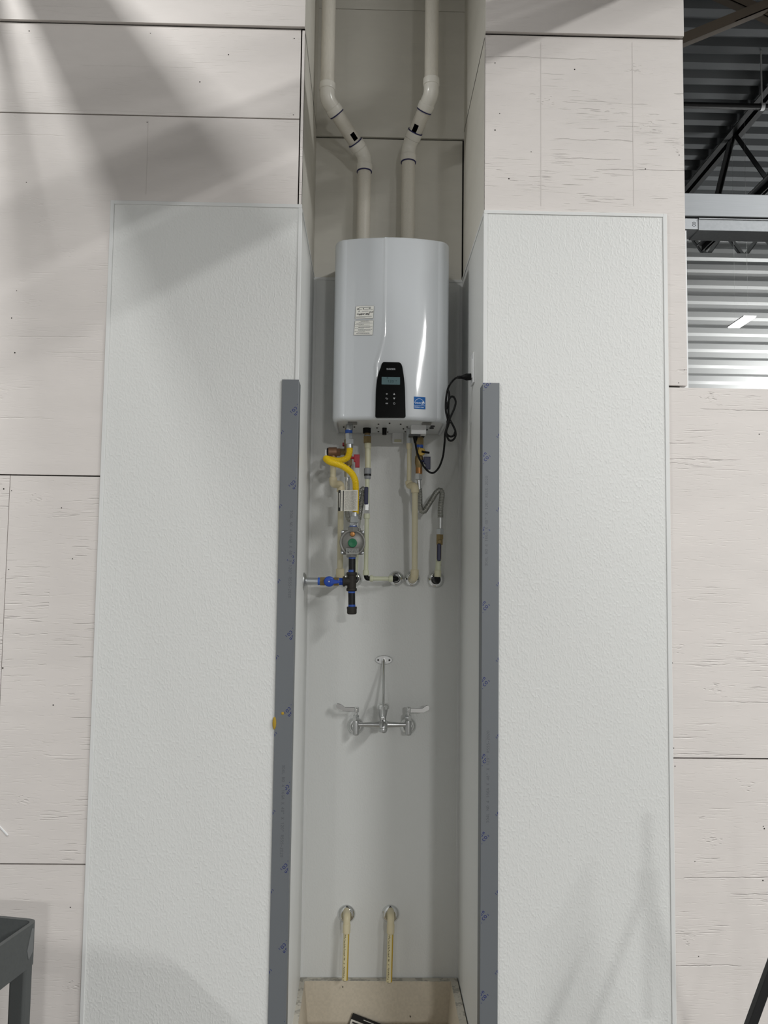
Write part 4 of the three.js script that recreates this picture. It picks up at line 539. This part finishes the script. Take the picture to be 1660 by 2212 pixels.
// ---------- roof steel seen above the header ----------
const angle = (a, b, w = 0.05) => { const L = a.distanceTo(b); return along(mergeGeometries([new THREE.BoxGeometry(w, L, 0.006).translate(0, 0, w / 2 - 0.003), new THREE.BoxGeometry(0.006, L, w).translate(w / 2 - 0.003, 0, 0)]), a, b); };
{
  const X = 3.08, yT = TOP - 0.03, yB = 4.93, o = thing('roof_joist', 'dark open-web steel roof joist running away below the deck', 'joist', V(X, yB, ZF + 0.1)); const zN = -1.0, zf = ZF + 0.06;
  part('top_chord', [box(X - 0.07, X - 0.012, yT - 0.055, yT - 0.048, zf, zN), box(X - 0.02, X - 0.012, yT - 0.055, yT, zf, zN), box(X + 0.012, X + 0.07, yT - 0.055, yT - 0.048, zf, zN), box(X + 0.012, X + 0.02, yT - 0.055, yT, zf, zN)], mat.joist, o);
  const ze = -4.95; part('bottom_chord', [box(X - 0.07, X - 0.012, yB, yB + 0.007, ze, zN), box(X - 0.02, X - 0.012, yB - 0.05, yB, ze, zN), box(X + 0.012, X + 0.07, yB, yB + 0.007, ze, zN), box(X + 0.012, X + 0.02, yB - 0.05, yB, ze, zN)], mat.joist, o);
  for (let z = -1.2, k = 0; z > -5; z -= 0.62, k++) part('web', angle(V(X, k % 2 ? yT - 0.03 : yB, z), V(X, k % 2 ? yB : yT - 0.03, z - 0.6), 0.045), mat.joist, o);
  const br = thing('bridging', 'brown cross bracing between roof joists at the top right corner', 'brace', at(1630, 20, -1.8)); part('brace', angle(at(1440, 102, -1.8), at(1720, -12, -1.8), 0.055), mat.joistBrown, br); part('brace', angle(at(1470, -50, -1.85), at(1720, 62, -1.85), 0.055), mat.joistBrown, br);
  const zs = -3.2, pa = at(1440, 226, zs), pb = at(2100, 226, zs), sp = thing('sprinkler_pipe', 'black horizontal pipe hung below the roof deck at the upper right', 'pipe', pa.clone()); pb.y = pa.y; pb.x = 6.4; const hx = at(1647, 228, zs).x; part('pipe', cyl(pa, pb, 0.023), mat.black, sp); part('hanger_rod', cyl(V(hx, pa.y + 0.023, zs), V(hx, TOP + 0.05, zs), 0.006), mat.trim, sp); part('hanger_clamp', cyl(V(hx - 0.014, pa.y, zs), V(hx + 0.014, pa.y, zs), 0.028), mat.white, sp, 'bright pale clamp');
  const t = thing('roof_truss', 'grey open-web truss in front of the far ribbed metal wall', 'joist', V(4, 5.03, -5.9)); const zt = -5.9, yb = Yp(1540, 554, zt), yu = Yp(1540, 500, zt);
  part('bottom_chord', box(1.2, 9.6, yb - 0.03, yb + 0.02, zt - 0.05, zt + 0.05), mat.wallMetal, t); part('top_chord', box(1.2, 9.6, yu - 0.02, yu + 0.08, zt - 0.05, zt + 0.05), mat.truss, t);
  for (let x = 1.5, k = 0; x < 9.3; x += 0.2, k++) part('web', angle(V(x, k % 2 ? yu : yb, zt), V(x + 0.2, k % 2 ? yb : yu, zt), 0.04), mat.truss, t);
}
// ---------- lights ----------
function lamp([x, y, z, lx, lz, rad], label, group, up) {  // one unit is in view; the others are unseen, placed for their light
  const o = thing('room_light', label, 'light', V(x, y, z), group);
  const k = up ? -1 : 1, Y = (a, b) => [Math.min(y + k * a, y + k * b), Math.max(y + k * a, y + k * b)];
  part('housing', rbox(x - lx / 2 - 0.006, x + lx / 2 + 0.006, ...Y(0.005, lz < 0.4 ? 0.014 : 0.04), z - lz / 2 - 0.006, z + lz / 2 + 0.006, 0.005), mat.white, o);
  part('diffuser', box(x - lx / 2, x + lx / 2, ...Y(0, 0.006), z - lz / 2, z + lz / 2), M('#ffffff', 0.6, 0, { emissive: LIGHT, emissiveIntensity: 3 }), o);
  if (!up) for (const q of [-1, 1]) part('hanger_cable', cyl(V(x, y + 0.03, z + q * lz * 0.4), V(x, TOP + 0.04, z + q * lz * 0.4), 0.0007, 0.0007, 6), mat.wallMetal, o);
  else part('stand', cyl(V(x, 0.001, z), V(x, y - 0.06, z), 0.02), mat.galv, o);  // stand carries the unseen upward lights only
  const l = new THREE.RectAreaLight(LIGHT, rad, lx, lz); l.position.set(0, -k * 0.004, 0); l.rotation.x = -k * Math.PI / 2; o.add(l); l.castShadow = true;
}
UNSEEN_LAMPS.forEach((a) => lamp(a, a[6]));
lamp([3.04, 3.93, -4.1, 0.1, 0.3, 60], 'small bright light hanging in front of the ribbed metal wall, right edge');
lamp([3.6, 5.2, -2.6, 0.3, 1.2, 40], 'added long light out of view, brightening the far room behind the steel header');  // added light, out of view, lifts the brightness of the far room
lamp([4.7, 3.25, -5.8, 1.0, 0.16, 90], 'unseen upward light placed to brighten the lower part of the ribbed wall', null, 1);  // unseen below the sill line, placed to brighten the ribbed wall
lamp([3.6, 2.9, -3.2, 0.7, 0.7, 9], 'added square upward light hidden behind the plywood wall, brightening the roof deck', null, 1);  // added light, hidden below the sill, evens out the dark roof deck
{ // unseen cylinders above the frame, placed to cast diagonal shade on the walls
  const d = (x, y, r, label, z0 = 0.02) => { const o = thing('unseen_shadow_duct', label, 'duct', V(x, y, 1.8)); part('unseen_duct_run', cyl(V(x, y, z0), V(x, y, 4.6), r, r, 32), mat.galv, o); for (const z of [z0 + 0.8, 3.6]) part('hanger_rod', cyl(V(x, y + r, z), V(x, z0 > 1 ? 4.134 : TOP + 0.04, z), 0.005, 0.005, 8), mat.galv, o); };
  d(1.5, 4.2, 0.065, 'unseen round duct at the right, placed to cast a diagonal band on the walls'); d(1.5, 4.05, 0.06, 'unseen lower duct ending short of the wall, placed to darken the left panel', 1.1); d(-1.28, 3.99, 0.078, 'unseen wider duct at the left, placed to shade the upper left wall'); d(-1.4, 3.93, 0.022, 'unseen thin conduit at the left, placed to shade the upper left wall');
}
renderer.render(scene, camera);
